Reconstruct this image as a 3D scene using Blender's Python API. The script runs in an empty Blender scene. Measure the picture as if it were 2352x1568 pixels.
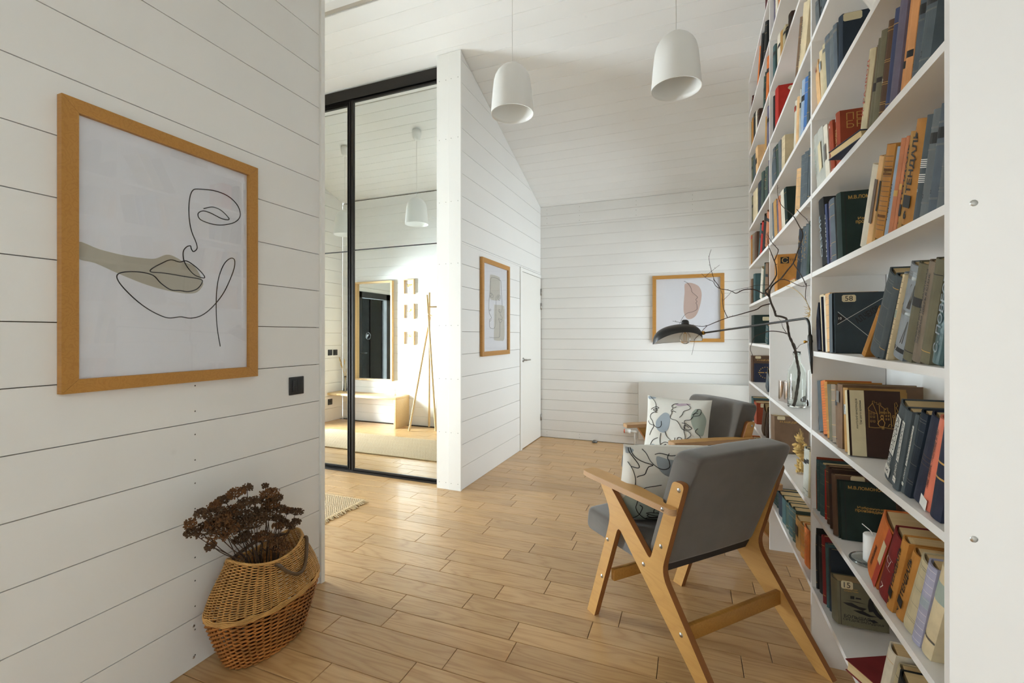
import bpy, bmesh, math, random
from mathutils import Vector, Matrix
random.seed(7)
SC = bpy.context.scene
COL = SC.collection

# ------------------------------------------------------------------ camera
F_PX, U0, V0, CAM_H = 1045.0, 1176.0, 769.0, 1.30
YAW = math.atan((1586 - U0) / F_PX)
CY, SY = math.cos(YAW), math.sin(YAW)
cam = bpy.data.cameras.new('camera')
cam.sensor_width = 36.0
cam.lens = F_PX / 2352 * 36
cam.shift_y = -(784 - V0) / 2352
cam.clip_start = 0.02
camo = bpy.data.objects.new('camera', cam)
COL.objects.link(camo)
camo.location = (0, 0, CAM_H)
camo.rotation_euler = (math.pi / 2, 0, YAW)
SC.camera = camo

# ------------------------------------------------------------------ sky, daylight at the openings, exposure
world = bpy.data.worlds.new('overcast_sky')
SC.world = world
world.use_nodes = True
bg = world.node_tree.nodes['Background']
bg.inputs[0].default_value = (0.90, 0.95, 1.0, 1)
bg.inputs[1].default_value = 1.6

def area(name, loc, rot, sx, sy, power, color):
    l = bpy.data.lights.new(name, 'AREA')
    l.shape = 'RECTANGLE'; l.size = sx; l.size_y = sy
    l.energy = power; l.color = color
    o = bpy.data.objects.new(name, l)
    o.location = loc; o.rotation_euler = rot
    COL.objects.link(o)
    return o
def aim(a, b): return (Vector(b) - Vector(a)).to_track_quat('-Z', 'Y').to_euler()
DAY = (0.83, 0.925, 1.0)
# low winter sun side of the sky, slanting through the glazed entrance door on to the bench wall
area('daylight_entrance_door', (-6.55, 3.65, 1.85), aim((-6.55, 3.65, 1.85), (-4.0, 1.35, 0.75)), 1.5, 1.7, 800, DAY)
# open sky straight behind the entrance door (shines along +x)
area('daylight_entrance_sky', (-5.60, 2.2, 1.25), (0, -math.pi / 2, 0), 2.2, 1.2, 200, DAY)
# unseen window, added where its light misses the chair back (shines along +x)
area('added_room_daylight', (-2.12, -1.22, 1.2), (0, -math.pi / 2, 0), 1.75, 1.5, 48, DAY)
# window past the end of the bookcase (shines along -x)
area('daylight_alcove_window', (0.98, 4.88, 1.30), (0, math.pi / 2, 0), 1.9, 1.1, 15.5, DAY)

SC.view_settings.view_transform = 'Standard'
SC.view_settings.look = 'None'
SC.view_settings.exposure = 1.27
SC.view_settings.gamma = 1.0
SC.view_settings.use_curve_mapping = False
try:
    SC.cycles.max_bounces = 14
    SC.cycles.diffuse_bounces = 7
    SC.cycles.glossy_bounces = 8
    SC.cycles.transparent_max_bounces = 16
except Exception:
    pass

# ------------------------------------------------------------------ pixel -> direction helpers (photo frame 2352 x 1568)
def ray(u, v):
    a = (u - U0) / F_PX; b = (V0 - v) / F_PX
    return Vector((a * CY - SY, a * SY + CY, b))
CAMP = Vector((0, 0, CAM_H))
def onx(u, v, x): r = ray(u, v); return CAMP + r * (x / r.x)
def ony(u, v, y): r = ray(u, v); return CAMP + r * (y / r.y)
def onz(u, v, z): r = ray(u, v); return CAMP + r * ((z - CAM_H) / r.z)
def ond(u, v, d): return CAMP + ray(u, v) * d
def lin(c):
    return tuple((x / 12.92 if x <= 0.04045 else ((x + 0.055) / 1.055) ** 2.4) for x in (c[0] / 255, c[1] / 255, c[2] / 255))

# ------------------------------------------------------------------ materials
MAT = {}
def nodes_of(name):
    m = bpy.data.materials.new(name); m.use_nodes = True
    nt = m.node_tree
    b = nt.nodes['Principled BSDF']
    MAT[name] = m
    return m, nt, b
def N(nt, t, **kw):
    n = nt.nodes.new(t)
    for k, v in kw.items(): setattr(n, k, v)
    return n
def plain(name, rgb, rough=0.5, metal=0.0, spec=0.5, noise=0.0, nscale=30, bump=0.0, bscale=200, stretch=(1, 1, 1), sheen=0.0, coat=0.0):
    m, nt, b = nodes_of(name)
    c = lin(rgb)
    b.inputs['Base Color'].default_value = (*c, 1)
    b.inputs['Roughness'].default_value = rough
    b.inputs['Metallic'].default_value = metal
    b.inputs['Specular IOR Level'].default_value = spec
    if sheen: b.inputs['Sheen Weight'].default_value = sheen
    if coat: b.inputs['Coat Weight'].default_value = coat
    tc = N(nt, 'ShaderNodeTexCoord')
    mp = N(nt, 'ShaderNodeMapping'); mp.inputs['Scale'].default_value = stretch
    nt.links.new(tc.outputs['Object'], mp.inputs[0])
    if noise:
        nz = N(nt, 'ShaderNodeTexNoise'); nz.inputs['Scale'].default_value = nscale; nz.inputs['Detail'].default_value = 5
        nt.links.new(mp.outputs[0], nz.inputs[0])
        mr = N(nt, 'ShaderNodeMapRange')
        mr.inputs[1].default_value = 0.3; mr.inputs[2].default_value = 0.7
        mr.inputs[3].default_value = 1 - noise; mr.inputs[4].default_value = 1 + noise
        nt.links.new(nz.outputs[0], mr.inputs[0])
        mx = N(nt, 'ShaderNodeMix', data_type='RGBA', blend_type='MULTIPLY')
        mx.inputs[0].default_value = 1
        mx.inputs[6].default_value = (*c, 1)
        nt.links.new(mr.outputs[0], mx.inputs[7])
        nt.links.new(mx.outputs[2], b.inputs['Base Color'])
    if bump:
        nb = N(nt, 'ShaderNodeTexNoise'); nb.inputs['Scale'].default_value = bscale; nb.inputs['Detail'].default_value = 3
        nt.links.new(mp.outputs[0], nb.inputs[0])
        bp = N(nt, 'ShaderNodeBump'); bp.inputs['Strength'].default_value = bump; bp.inputs['Distance'].default_value = 0.002
        nt.links.new(nb.outputs[0], bp.inputs['Height'])
        nt.links.new(bp.outputs[0], b.inputs['Normal'])
    return m
def wood(name, light, dark, rough=0.45, gscale=3.0, stretch=(1, 14, 14), ring=0.5, objrand=0.0, fine=0.25, coat=0.0, contrast=1.0):
    """long grain along local x: stretched noise bands + fine pores, optional per-object tint"""
    m, nt, b = nodes_of(name)
    tc = N(nt, 'ShaderNodeTexCoord')
    oi = N(nt, 'ShaderNodeObjectInfo')
    cmb = N(nt, 'ShaderNodeVectorMath', operation='SCALE'); cmb.inputs[0].default_value = (37.0, 11.0, 5.0)
    nt.links.new(oi.outputs['Random'], cmb.inputs['Scale'])
    add = N(nt, 'ShaderNodeVectorMath', operation='ADD')
    nt.links.new(tc.outputs['Object'], add.inputs[0]); nt.links.new(cmb.outputs[0], add.inputs[1])
    mp = N(nt, 'ShaderNodeMapping'); mp.inputs['Scale'].default_value = stretch
    nt.links.new(add.outputs[0], mp.inputs[0])
    n1 = N(nt, 'ShaderNodeTexNoise'); n1.inputs['Scale'].default_value = gscale * 0.5; n1.inputs['Detail'].default_value = 2
    nt.links.new(mp.outputs[0], n1.inputs[0])
    mul = N(nt, 'ShaderNodeMath', operation='MULTIPLY'); mul.inputs[1].default_value = 11.0
    nt.links.new(n1.outputs[0], mul.inputs[0])
    fr = N(nt, 'ShaderNodeMath', operation='PINGPONG'); fr.inputs[1].default_value = 0.5
    nt.links.new(mul.outputs[0], fr.inputs[0])
    pw = N(nt, 'ShaderNodeMath', operation='POWER'); pw.inputs[1].default_value = 2.2
    d2 = N(nt, 'ShaderNodeMath', operation='MULTIPLY'); d2.inputs[1].default_value = 2.0
    nt.links.new(fr.outputs[0], d2.inputs[0]); nt.links.new(d2.outputs[0], pw.inputs[0])
    n2 = N(nt, 'ShaderNodeTexNoise'); n2.inputs['Scale'].default_value = gscale * 9; n2.inputs['Detail'].default_value = 4
    mp2 = N(nt, 'ShaderNodeMapping'); mp2.inputs['Scale'].default_value = (stretch[0] * 0.6, stretch[1], stretch[2])
    nt.links.new(add.outputs[0], mp2.inputs[0]); nt.links.new(mp2.outputs[0], n2.inputs[0])
    s1 = N(nt, 'ShaderNodeMath', operation='MULTIPLY'); s1.inputs[1].default_value = ring
    nt.links.new(pw.outputs[0], s1.inputs[0])
    s2 = N(nt, 'ShaderNodeMath', operation='MULTIPLY_ADD'); s2.inputs[1].default_value = fine * 2; s2.inputs[2].default_value = -fine * 0.55
    nt.links.new(n2.outputs[0], s2.inputs[0])
    sm = N(nt, 'ShaderNodeMath', operation='ADD'); sm.use_clamp = True
    nt.links.new(s1.outputs[0], sm.inputs[0]); nt.links.new(s2.outputs[0], sm.inputs[1])
    mx = N(nt, 'ShaderNodeMix', data_type='RGBA')
    mx.inputs[6].default_value = (*lin(light), 1); mx.inputs[7].default_value = (*lin(dark), 1)
    nt.links.new(sm.outputs[0], mx.inputs[0])
    out = mx.outputs[2]
    if objrand:
        mr = N(nt, 'ShaderNodeMapRange'); mr.inputs[3].default_value = 1 - objrand; mr.inputs[4].default_value = 1 + objrand * 0.6
        nt.links.new(oi.outputs['Random'], mr.inputs[0])
        m2 = N(nt, 'ShaderNodeMix', data_type='RGBA', blend_type='MULTIPLY'); m2.inputs[0].default_value = 1
        nt.links.new(out, m2.inputs[6]); nt.links.new(mr.outputs[0], m2.inputs[7])
        out = m2.outputs[2]
    nt.links.new(out, b.inputs['Base Color'])
    b.inputs['Roughness'].default_value = rough
    if coat: b.inputs['Coat Weight'].default_value = coat
    bp = N(nt, 'ShaderNodeBump'); bp.inputs['Strength'].default_value = 0.12; bp.inputs['Distance'].default_value = 0.001
    nt.links.new(n2.outputs[0], bp.inputs['Height']); nt.links.new(bp.outputs[0], b.inputs['Normal'])
    return m
def glassy(name, tint=(1, 1, 1), rough=0.0, fac_ior=1.45, boost=1.0):
    """thin pane: clear with a Fresnel reflection"""
    m, nt, b = nodes_of(name)
    nt.nodes.remove(b)
    out = nt.nodes['Material Output']
    tr = N(nt, 'ShaderNodeBsdfTransparent'); tr.inputs[0].default_value = (*tint, 1)
    gl = N(nt, 'ShaderNodeBsdfGlossy'); gl.inputs['Roughness'].default_value = rough
    fr = N(nt, 'ShaderNodeFresnel'); fr.inputs[0].default_value = fac_ior
    mu = N(nt, 'ShaderNodeMath', operation='MULTIPLY'); mu.inputs[1].default_value = boost; mu.use_clamp = True
    nt.links.new(fr.outputs[0], mu.inputs[0])
    mx = N(nt, 'ShaderNodeMixShader')
    nt.links.new(mu.outputs[0], mx.inputs[0]); nt.links.new(tr.outputs[0], mx.inputs[1]); nt.links.new(gl.outputs[0], mx.inputs[2])
    nt.links.new(mx.outputs[0], out.inputs[0])
    return m
def painted_board(name, rgb, rough=0.45):
    """white translucent paint on spruce: faint long grain and a few knots, per-board tint"""
    m, nt, b = nodes_of(name)
    tc = N(nt, 'ShaderNodeTexCoord'); oi = N(nt, 'ShaderNodeObjectInfo')
    sc = N(nt, 'ShaderNodeVectorMath', operation='SCALE'); sc.inputs[0].default_value = (13, 29, 7)
    nt.links.new(oi.outputs['Random'], sc.inputs['Scale'])
    ad = N(nt, 'ShaderNodeVectorMath', operation='ADD')
    nt.links.new(tc.outputs['Object'], ad.inputs[0]); nt.links.new(sc.outputs[0], ad.inputs[1])
    nz = N(nt, 'ShaderNodeTexNoise'); nz.inputs['Scale'].default_value = 1.1; nz.inputs['Detail'].default_value = 3
    nt.links.new(ad.outputs[0], nz.inputs[0])
    vo = N(nt, 'ShaderNodeTexVoronoi'); vo.inputs['Scale'].default_value = 2.3
    nt.links.new(ad.outputs[0], vo.inputs[0])
    kn = N(nt, 'ShaderNodeMapRange'); kn.inputs[1].default_value = 0.0; kn.inputs[2].default_value = 0.035
    kn.inputs[3].default_value = 0.93; kn.inputs[4].default_value = 1.0
    nt.links.new(vo.outputs[0], kn.inputs[0])
    mr = N(nt, 'ShaderNodeMapRange'); mr.inputs[1].default_value = 0.3; mr.inputs[2].default_value = 0.7
    mr.inputs[3].default_value = 0.965; mr.inputs[4].default_value = 1.015
    nt.links.new(nz.outputs[0], mr.inputs[0])
    pr = N(nt, 'ShaderNodeMath', operation='MULTIPLY')
    nt.links.new(mr.outputs[0], pr.inputs[0]); nt.links.new(kn.outputs[0], pr.inputs[1])
    mx = N(nt, 'ShaderNodeMix', data_type='RGBA', blend_type='MULTIPLY'); mx.inputs[0].default_value = 1
    mx.inputs[6].default_value = (*lin(rgb), 1)
    nt.links.new(pr.outputs[0], mx.inputs[7])
    nt.links.new(mx.outputs[2], b.inputs['Base Color'])
    b.inputs['Roughness'].default_value = rough
    b.inputs['Specular IOR Level'].default_value = 0.35
    return m
def book_cloth(name, rough=0.7, wear=True):
    """bookbinding cloth whose colour is the object's own colour"""
    m, nt, b = nodes_of(name)
    oi = N(nt, 'ShaderNodeObjectInfo'); tc = N(nt, 'ShaderNodeTexCoord')
    nz = N(nt, 'ShaderNodeTexNoise'); nz.inputs['Scale'].default_value = 22; nz.inputs['Detail'].default_value = 6
    ad = N(nt, 'ShaderNodeVectorMath', operation='ADD')
    nt.links.new(tc.outputs['Object'], ad.inputs[0]); nt.links.new(oi.outputs['Location'], ad.inputs[1])
    nt.links.new(ad.outputs[0], nz.inputs[0])
    mr = N(nt, 'ShaderNodeMapRange'); mr.inputs[1].default_value = 0.3; mr.inputs[2].default_value = 0.72
    mr.inputs[3].default_value = 0.86; mr.inputs[4].default_value = 1.12
    nt.links.new(nz.outputs[0], mr.inputs[0])
    mx = N(nt, 'ShaderNodeMix', data_type='RGBA', blend_type='MULTIPLY'); mx.inputs[0].default_value = 1
    nt.links.new(oi.outputs['Color'], mx.inputs[6]); nt.links.new(mr.outputs[0], mx.inputs[7])
    nt.links.new(mx.outputs[2], b.inputs['Base Color'])
    b.inputs['Roughness'].default_value = rough
    b.inputs['Specular IOR Level'].default_value = 0.3
    wv = N(nt, 'ShaderNodeTexNoise'); wv.inputs['Scale'].default_value = 700
    nt.links.new(tc.outputs['Object'], wv.inputs[0])
    bp = N(nt, 'ShaderNodeBump'); bp.inputs['Strength'].default_value = 0.15; bp.inputs['Distance'].default_value = 0.0006
    nt.links.new(wv.outputs[0], bp.inputs['Height']); nt.links.new(bp.outputs[0], b.inputs['Normal'])
    return m
def page_mat(name):
    m, nt, b = nodes_of(name)
    tc = N(nt, 'ShaderNodeTexCoord'); oi = N(nt, 'ShaderNodeObjectInfo')
    mp = N(nt, 'ShaderNodeMapping'); mp.inputs['Scale'].default_value = (3, 420, 3)
    nt.links.new(tc.outputs['Object'], mp.inputs[0])
    nz = N(nt, 'ShaderNodeTexNoise'); nz.inputs['Scale'].default_value = 2.0; nz.inputs['Detail'].default_value = 3
    nt.links.new(mp.outputs[0], nz.inputs[0])
    mx = N(nt, 'ShaderNodeMix', data_type='RGBA')
    mx.inputs[6].default_value = (*lin((190, 158, 105)), 1); mx.inputs[7].default_value = (*lin((233, 212, 168)), 1)
    nt.links.new(nz.outputs[0], mx.inputs[0])
    nt.links.new(mx.outputs[2], b.inputs['Base Color'])
    b.inputs['Roughness'].default_value = 0.9
    return m

painted_board('white_wall_board', (237, 236, 233))
painted_board('white_ceiling_board', (237, 236, 233))
plain('board_backing', (120, 106, 90), 0.9)
plain('ceiling_backing', (190, 182, 170), 0.9)
painted_board('white_trim', (239, 238, 234), 0.4)
painted_board('white_shelf', (240, 237, 234), 0.4)
plain('white_door_paint', (236, 234, 228), 0.35)
plain('black_metal', (34, 33, 32), 0.38, spec=0.5)
plain('black_aluminium', (46, 43, 41), 0.35, metal=0.6)
plain('dark_groove', (18, 17, 17), 0.5)
plain('black_plastic', (40, 40, 41), 0.35)
plain('steel', (190, 188, 184), 0.28, metal=1.0)
plain('brass', (190, 140, 60), 0.3, metal=1.0)
plain('mirror', (236, 240, 238), 0.0, metal=1.0)
plain('white_plastic', (238, 237, 233), 0.42)
plain('white_cord', (225, 223, 218), 0.5)
plain('white_ceramic', (236, 234, 229), 0.25)
plain('candle_wax', (240, 239, 235), 0.5)
plain('radiator_paint', (206, 202, 194), 0.45)
plain('paper', (238, 238, 242), 0.75, noise=0.01, nscale=8)
plain('ink', (28, 24, 22), 0.6)
plain('print_beige', (190, 184, 168), 0.75)
plain('print_sand', (200, 195, 180), 0.75)
plain('print_pink', (214, 188, 176), 0.75)
plain('orange_plastic', (220, 90, 60), 0.4)
plain('doorstop_grey', (120, 118, 114), 0.4, metal=0.5)
plain('joint_dark', (74, 50, 26), 0.9)
wood('oak_floor', (204, 166, 116), (164, 119, 68), rough=0.28, gscale=2.0, stretch=(1.1, 9, 9), ring=0.42, objrand=0.13, fine=0.28, coat=0.15)
wood('honey_wood', (190, 138, 66), (150, 96, 36), rough=0.42, gscale=2.5, stretch=(1.0, 16, 16), ring=0.25, objrand=0.05)
wood('pale_wood', (222, 190, 140), (190, 150, 96), rough=0.45, gscale=2.5, stretch=(1.0, 14, 14), ring=0.3, objrand=0.04)
wood('birch_ply', (208, 160, 92), (176, 124, 62), rough=0.4, gscale=2.2, stretch=(1.5, 1.5, 8), ring=0.2, objrand=0.03, fine=0.2)
plain('fabric_grey', (96, 90, 84), 0.95, noise=0.10, nscale=14, bump=0.35, bscale=900, sheen=0.5, spec=0.15)
plain('underside_cloth', (58, 53, 52), 0.9)
plain('pillow_cotton', (226, 224, 216), 0.9, noise=0.015, bump=0.15, bscale=900, spec=0.2)
plain('print_blue', (160, 170, 178), 0.9, spec=0.2)
plain('print_green', (163, 174, 164), 0.9, spec=0.2)
plain('print_lilac', (190, 172, 184), 0.9, spec=0.2)
plain('wicker_straw', (196, 150, 86), 0.6, noise=0.28, nscale=16, bump=0.2)
plain('wicker_brown', (168, 108, 48), 0.6, noise=0.35, nscale=14, bump=0.2)
plain('leather', (92, 70, 48), 0.5, noise=0.1)
plain('dry_flower', (88, 64, 42), 0.95, noise=0.35, nscale=60)
plain('dry_flower_rust', (108, 72, 40), 0.95, noise=0.35, nscale=60)
plain('dry_stem', (72, 50, 34), 0.9, noise=0.2)
plain('twig_bark', (64, 52, 42), 0.85, noise=0.35, nscale=50, bump=0.5, bscale=120)
plain('thin_twig', (62, 42, 34), 0.8)
plain('straw', (206, 172, 106), 0.8, noise=0.15)
plain('jute', (196, 172, 134), 0.95, noise=0.12, nscale=40, bump=0.8, bscale=160)
plain('gold_print', (202, 158, 84), 0.4, metal=0.35)
plain('white_print', (228, 226, 220), 0.6)
plain('black_print', (24, 23, 24), 0.6)
plain('red_print', (176, 62, 44), 0.6)
plain('slate_cloth', (88, 97, 103), 0.8)
plain('paper_label', (214, 200, 164), 0.8, noise=0.06)
plain('yellow_petal', (224, 176, 40), 0.8)
plain('green_stalk', (120, 132, 110), 0.8)
plain('snow', (245, 247, 250), 0.8)
plain('fence_wood', (190, 188, 186), 0.8)
glassy('clear_pane', (0.97, 0.985, 0.98), 0.0, 1.45)
glassy('picture_glass', (0.995, 0.995, 0.998), 0.0, 1.5, 0.45)
glassy('bulb_glass', (1, 0.99, 0.97), 0.0, 1.3)
plain('silver_glass', (222, 214, 210), 0.15, metal=1.0)
_m, _nt, _b = nodes_of('bottle_glass')
_b.inputs['Base Color'].default_value = (0.93, 0.97, 0.95, 1); _b.inputs['Roughness'].default_value = 0.0
_b.inputs['Transmission Weight'].default_value = 1.0; _b.inputs['IOR'].default_value = 1.45
book_cloth('book_cloth'); book_cloth('book_glossy', 0.32)
page_mat('book_pages')
# plywood edge: layered stripes across the thickness (local y)
_m, _nt, _b = nodes_of('ply_edge')
_tc = N(_nt, 'ShaderNodeTexCoord'); _w = N(_nt, 'ShaderNodeTexWave'); _w.bands_direction = 'Y'
_w.inputs['Scale'].default_value = 55; _w.inputs['Distortion'].default_value = 0.4
_nt.links.new(_tc.outputs['Object'], _w.inputs[0])
_x = N(_nt, 'ShaderNodeMix', data_type='RGBA'); _x.inputs[6].default_value = (*lin((126, 72, 34)), 1); _x.inputs[7].default_value = (*lin((168, 112, 60)), 1)
_nt.links.new(_w.outputs[0], _x.inputs[0]); _nt.links.new(_x.outputs[2], _b.inputs['Base Color']); _b.inputs['Roughness'].default_value = 0.5
_m, _nt, _b = nodes_of('ply_edge_light')
_tc = N(_nt, 'ShaderNodeTexCoord'); _w = N(_nt, 'ShaderNodeTexWave'); _w.bands_direction = 'Z'
_w.inputs['Scale'].default_value = 60; _w.inputs['Distortion'].default_value = 0.5
_nt.links.new(_tc.outputs['Object'], _w.inputs[0])
_x = N(_nt, 'ShaderNodeMix', data_type='RGBA'); _x.inputs[6].default_value = (*lin((158, 112, 70)), 1); _x.inputs[7].default_value = (*lin((206, 168, 124)), 1)
_nt.links.new(_w.outputs[0], _x.inputs[0]); _nt.links.new(_x.outputs[2], _b.inputs['Base Color']); _b.inputs['Roughness'].default_value = 0.5
# jute weave: diagonal rows
_m, _nt, _b = nodes_of('jute_weave')
_tc = N(_nt, 'ShaderNodeTexCoord')
_w1 = N(_nt, 'ShaderNodeTexWave'); _w1.bands_direction = 'Y'; _w1.inputs['Scale'].default_value = 26; _w1.inputs['Distortion'].default_value = 1.6; _w1.inputs['Detail Scale'].default_value = 6
_w2 = N(_nt, 'ShaderNodeTexWave'); _w2.bands_direction = 'DIAGONAL'; _w2.inputs['Scale'].default_value = 32; _w2.inputs['Distortion'].default_value = 2.0
for _w in (_w1, _w2): _nt.links.new(_tc.outputs['Object'], _w.inputs[0])
_mu = N(_nt, 'ShaderNodeMath', operation='MULTIPLY'); _nt.links.new(_w1.outputs[1], _mu.inputs[0]); _nt.links.new(_w2.outputs[1], _mu.inputs[1])
_x = N(_nt, 'ShaderNodeMix', data_type='RGBA'); _x.inputs[6].default_value = (*lin((168, 140, 102)), 1); _x.inputs[7].default_value = (*lin((226, 208, 178)), 1)
_nt.links.new(_mu.outputs[0], _x.inputs[0]); _nt.links.new(_x.outputs[2], _b.inputs['Base Color']); _b.inputs['Roughness'].default_value = 0.95
_bp = N(_nt, 'ShaderNodeBump'); _bp.inputs['Strength'].default_value = 0.9; _bp.inputs['Distance'].default_value = 0.006
_nt.links.new(_mu.outputs[0], _bp.inputs['Height']); _nt.links.new(_bp.outputs[0], _b.inputs['Normal'])

# ------------------------------------------------------------------ object helpers
def link(name, me, parent=None):
    o = bpy.data.objects.new(name, me); COL.objects.link(o)
    if parent is not None: o.parent = parent
    return o
def empty(name, loc=(0, 0, 0), rz=0.0):
    o = bpy.data.objects.new(name, None); COL.objects.link(o)
    o.location = loc; o.rotation_euler = (0, 0, rz); o.empty_display_size = 0.05
    return o
def tag(o, label=None, cat=None, group=None, kind=None):
    if label: o['label'] = label
    if cat: o['category'] = cat
    if group: o['group'] = group
    if kind: o['kind'] = kind
    return o
def structure(o, label=None):
    o['kind'] = 'structure'
    if label: o['label'] = label
    return o

class MB:
    def __init__(self, off=(0, 0, 0)):
        self.v = []; self.f = []; self.mi = []; self.off = Vector(off); self.sm = []
    def add(self, vs, fs, mi=0, smooth=False):
        n = len(self.v)
        self.v += [Vector(p) - self.off for p in vs]
        for q in fs:
            self.f.append([n + i for i in q]); self.mi.append(mi); self.sm.append(smooth)
        return self
    def box(self, a, b, mi=0):
        x0, y0, z0 = a; x1, y1, z1 = b
        return self.add([(x0, y0, z0), (x1, y0, z0), (x1, y1, z0), (x0, y1, z0), (x0, y0, z1), (x1, y0, z1), (x1, y1, z1), (x0, y1, z1)],
                        [(0, 3, 2, 1), (4, 5, 6, 7), (0, 1, 5, 4), (1, 2, 6, 5), (2, 3, 7, 6), (3, 0, 4, 7)], mi)
    def rbox(self, a, b, r, mi=0, seg=3, smooth=True):
        """box with rounded edges via bmesh bevel"""
        bm = bmesh.new(); bmesh.ops.create_cube(bm, size=1)
        sx, sy, sz = (b[0] - a[0]), (b[1] - a[1]), (b[2] - a[2])
        for v in bm.verts:
            v.co = Vector((a[0] + (v.co.x + .5) * sx, a[1] + (v.co.y + .5) * sy, a[2] + (v.co.z + .5) * sz))
        bmesh.ops.bevel(bm, geom=bm.edges[:], offset=r, segments=seg, profile=0.5, affect='EDGES')
        bm.verts.index_update()
        self.add([v.co.copy() for v in bm.verts], [[v.index for v in f.verts] for f in bm.faces], mi, smooth)
        bm.free(); return self
    def prism(self, poly, axis, a, b, mi=0, cap_mi=None, smooth=False):
        """extrude a 2-D polygon along axis ('x','y','z') between a and b"""
        n = len(poly)
        def P(p, t):
            return {'x': (t, p[0], p[1]), 'y': (p[0], t, p[1]), 'z': (p[0], p[1], t)}[axis]
        vs = [P(p, a) for p in poly] + [P(p, b) for p in poly]
        c = mi if cap_mi is None else cap_mi
        self.add(vs, [tuple(range(n))[::-1], tuple(range(n, 2 * n))], c)
        base = len(self.v) - 2 * n
        for i in range(n):
            j = (i + 1) % n
            self.f.append([base + i, base + j, base + n + j, base + n + i]); self.mi.append(mi); self.sm.append(smooth)
        return self
    def tube(self, pts, rad, n=8, mi=0, cap=True, smooth=True):
        pts = [Vector(p) for p in pts]
        m = len(pts)
        if not hasattr(rad, '__len__'): rad = [rad] * m
        tang = []
        for i in range(m):
            t = pts[min(i + 1, m - 1)] - pts[max(i - 1, 0)]
            tang.append(t.normalized() if t.length > 1e-9 else Vector((0, 0, 1)))
        up = Vector((0, 0, 1)) if abs(tang[0].z) < 0.9 else Vector((1, 0, 0))
        nr = (up - tang[0] * up.dot(tang[0])).normalized()
        vs = []; fs = []
        for i in range(m):
            nr = (nr - tang[i] * nr.dot(tang[i]))
            nr = nr.normalized() if nr.length > 1e-9 else tang[i].orthogonal().normalized()
            bn = tang[i].cross(nr)
            for k in range(n):
                a = 2 * math.pi * k / n
                vs.append(pts[i] + (nr * math.cos(a) + bn * math.sin(a)) * rad[i])
        for i in range(m - 1):
            for k in range(n):
                k2 = (k + 1) % n
                fs.append((i * n + k, i * n + k2, (i + 1) * n + k2, (i + 1) * n + k))
        if cap:
            fs.append(tuple(range(n))[::-1]); fs.append(tuple((m - 1) * n + k for k in range(n)))
        return self.add(vs, fs, mi, smooth)
    def lathe(self, prof, n=32, c=(0, 0, 0), mi=0, smooth=True, sx=1.0, sy=1.0):
        """profile of (r, z), revolved about z through c"""
        vs = []; fs = []
        m = len(prof)
        for r, z in prof:
            for k in range(n):
                a = 2 * math.pi * k / n
                vs.append((c[0] + r * math.cos(a) * sx, c[1] + r * math.sin(a) * sy, c[2] + z))
        for i in range(m - 1):
            for k in range(n):
                k2 = (k + 1) % n
                fs.append((i * n + k, i * n + k2, (i + 1) * n + k2, (i + 1) * n + k))
        if prof[0][0] > 1e-6 and prof[0] != prof[-1]: fs.append(tuple(range(n))[::-1])
        if prof[-1][0] > 1e-6 and prof[0] != prof[-1]: fs.append(tuple((m - 1) * n + k for k in range(n)))
        return self.add(vs, fs, mi, smooth)
    def mesh(self, name, mats):
        me = bpy.data.meshes.new(name)
        me.from_pydata([tuple(p) for p in self.v], [], self.f)
        for m in (mats if isinstance(mats, (list, tuple)) else [mats]): me.materials.append(MAT[m])
        if any(self.mi): me.polygons.foreach_set('material_index', self.mi)
        if any(self.sm): me.polygons.foreach_set('use_smooth', self.sm)
        me.update()
        return me
    def build(self, name, mats, parent=None, kind=None, label=None):
        o = link(name, self.mesh(name, mats), parent)
        if kind: o['kind'] = kind
        if label: o['label'] = label
        return o

def clip(poly, f):
    """Sutherland-Hodgman against f(p) >= 0 (f affine)"""
    out = []
    for i in range(len(poly)):
        p, q = poly[i], poly[(i + 1) % len(poly)]
        a, b = f(p), f(q)
        if a >= 0: out.append(p)
        if (a >= 0) != (b >= 0):
            t = a / (a - b); out.append((p[0] + (q[0] - p[0]) * t, p[1] + (q[1] - p[1]) * t))
    return out
def catmull(pts, k=6, closed=False):
    pts = [Vector(p) for p in pts]
    if len(pts) < 3: return pts
    out = []; n = len(pts)
    for i in range(n if closed else n - 1):
        if closed: p0, p1, p2, p3 = pts[i - 1], pts[i], pts[(i + 1) % n], pts[(i + 2) % n]
        else: p0, p1, p2, p3 = pts[max(i - 1, 0)], pts[i], pts[i + 1], pts[min(i + 2, n - 1)]
        for j in range(k):
            t = j / k
            out.append(0.5 * ((2 * p1) + (p2 - p0) * t + (2 * p0 - 5 * p1 + 4 * p2 - p3) * t * t + (3 * p1 - p0 - 3 * p2 + p3) * t ** 3))
    if not closed: out.append(pts[-1])
    return out
def fillet(poly, rad, seg=5):
    out = []; n = len(poly)
    for i in range(n):
        p = Vector(poly[i]); a = Vector(poly[i - 1]); b = Vector(poly[(i + 1) % n])
        r = rad[i] if hasattr(rad, '__len__') else rad
        if r <= 0: out.append(tuple(p)); continue
        d1 = (a - p); d2 = (b - p)
        t = min(r, d1.length * 0.45, d2.length * 0.45)
        s = p + d1.normalized() * t; e = p + d2.normalized() * t
        for j in range(seg + 1):
            w = j / seg
            out.append(tuple(s * (1 - w) ** 2 + p * 2 * w * (1 - w) + e * w * w))
    return out

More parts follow.
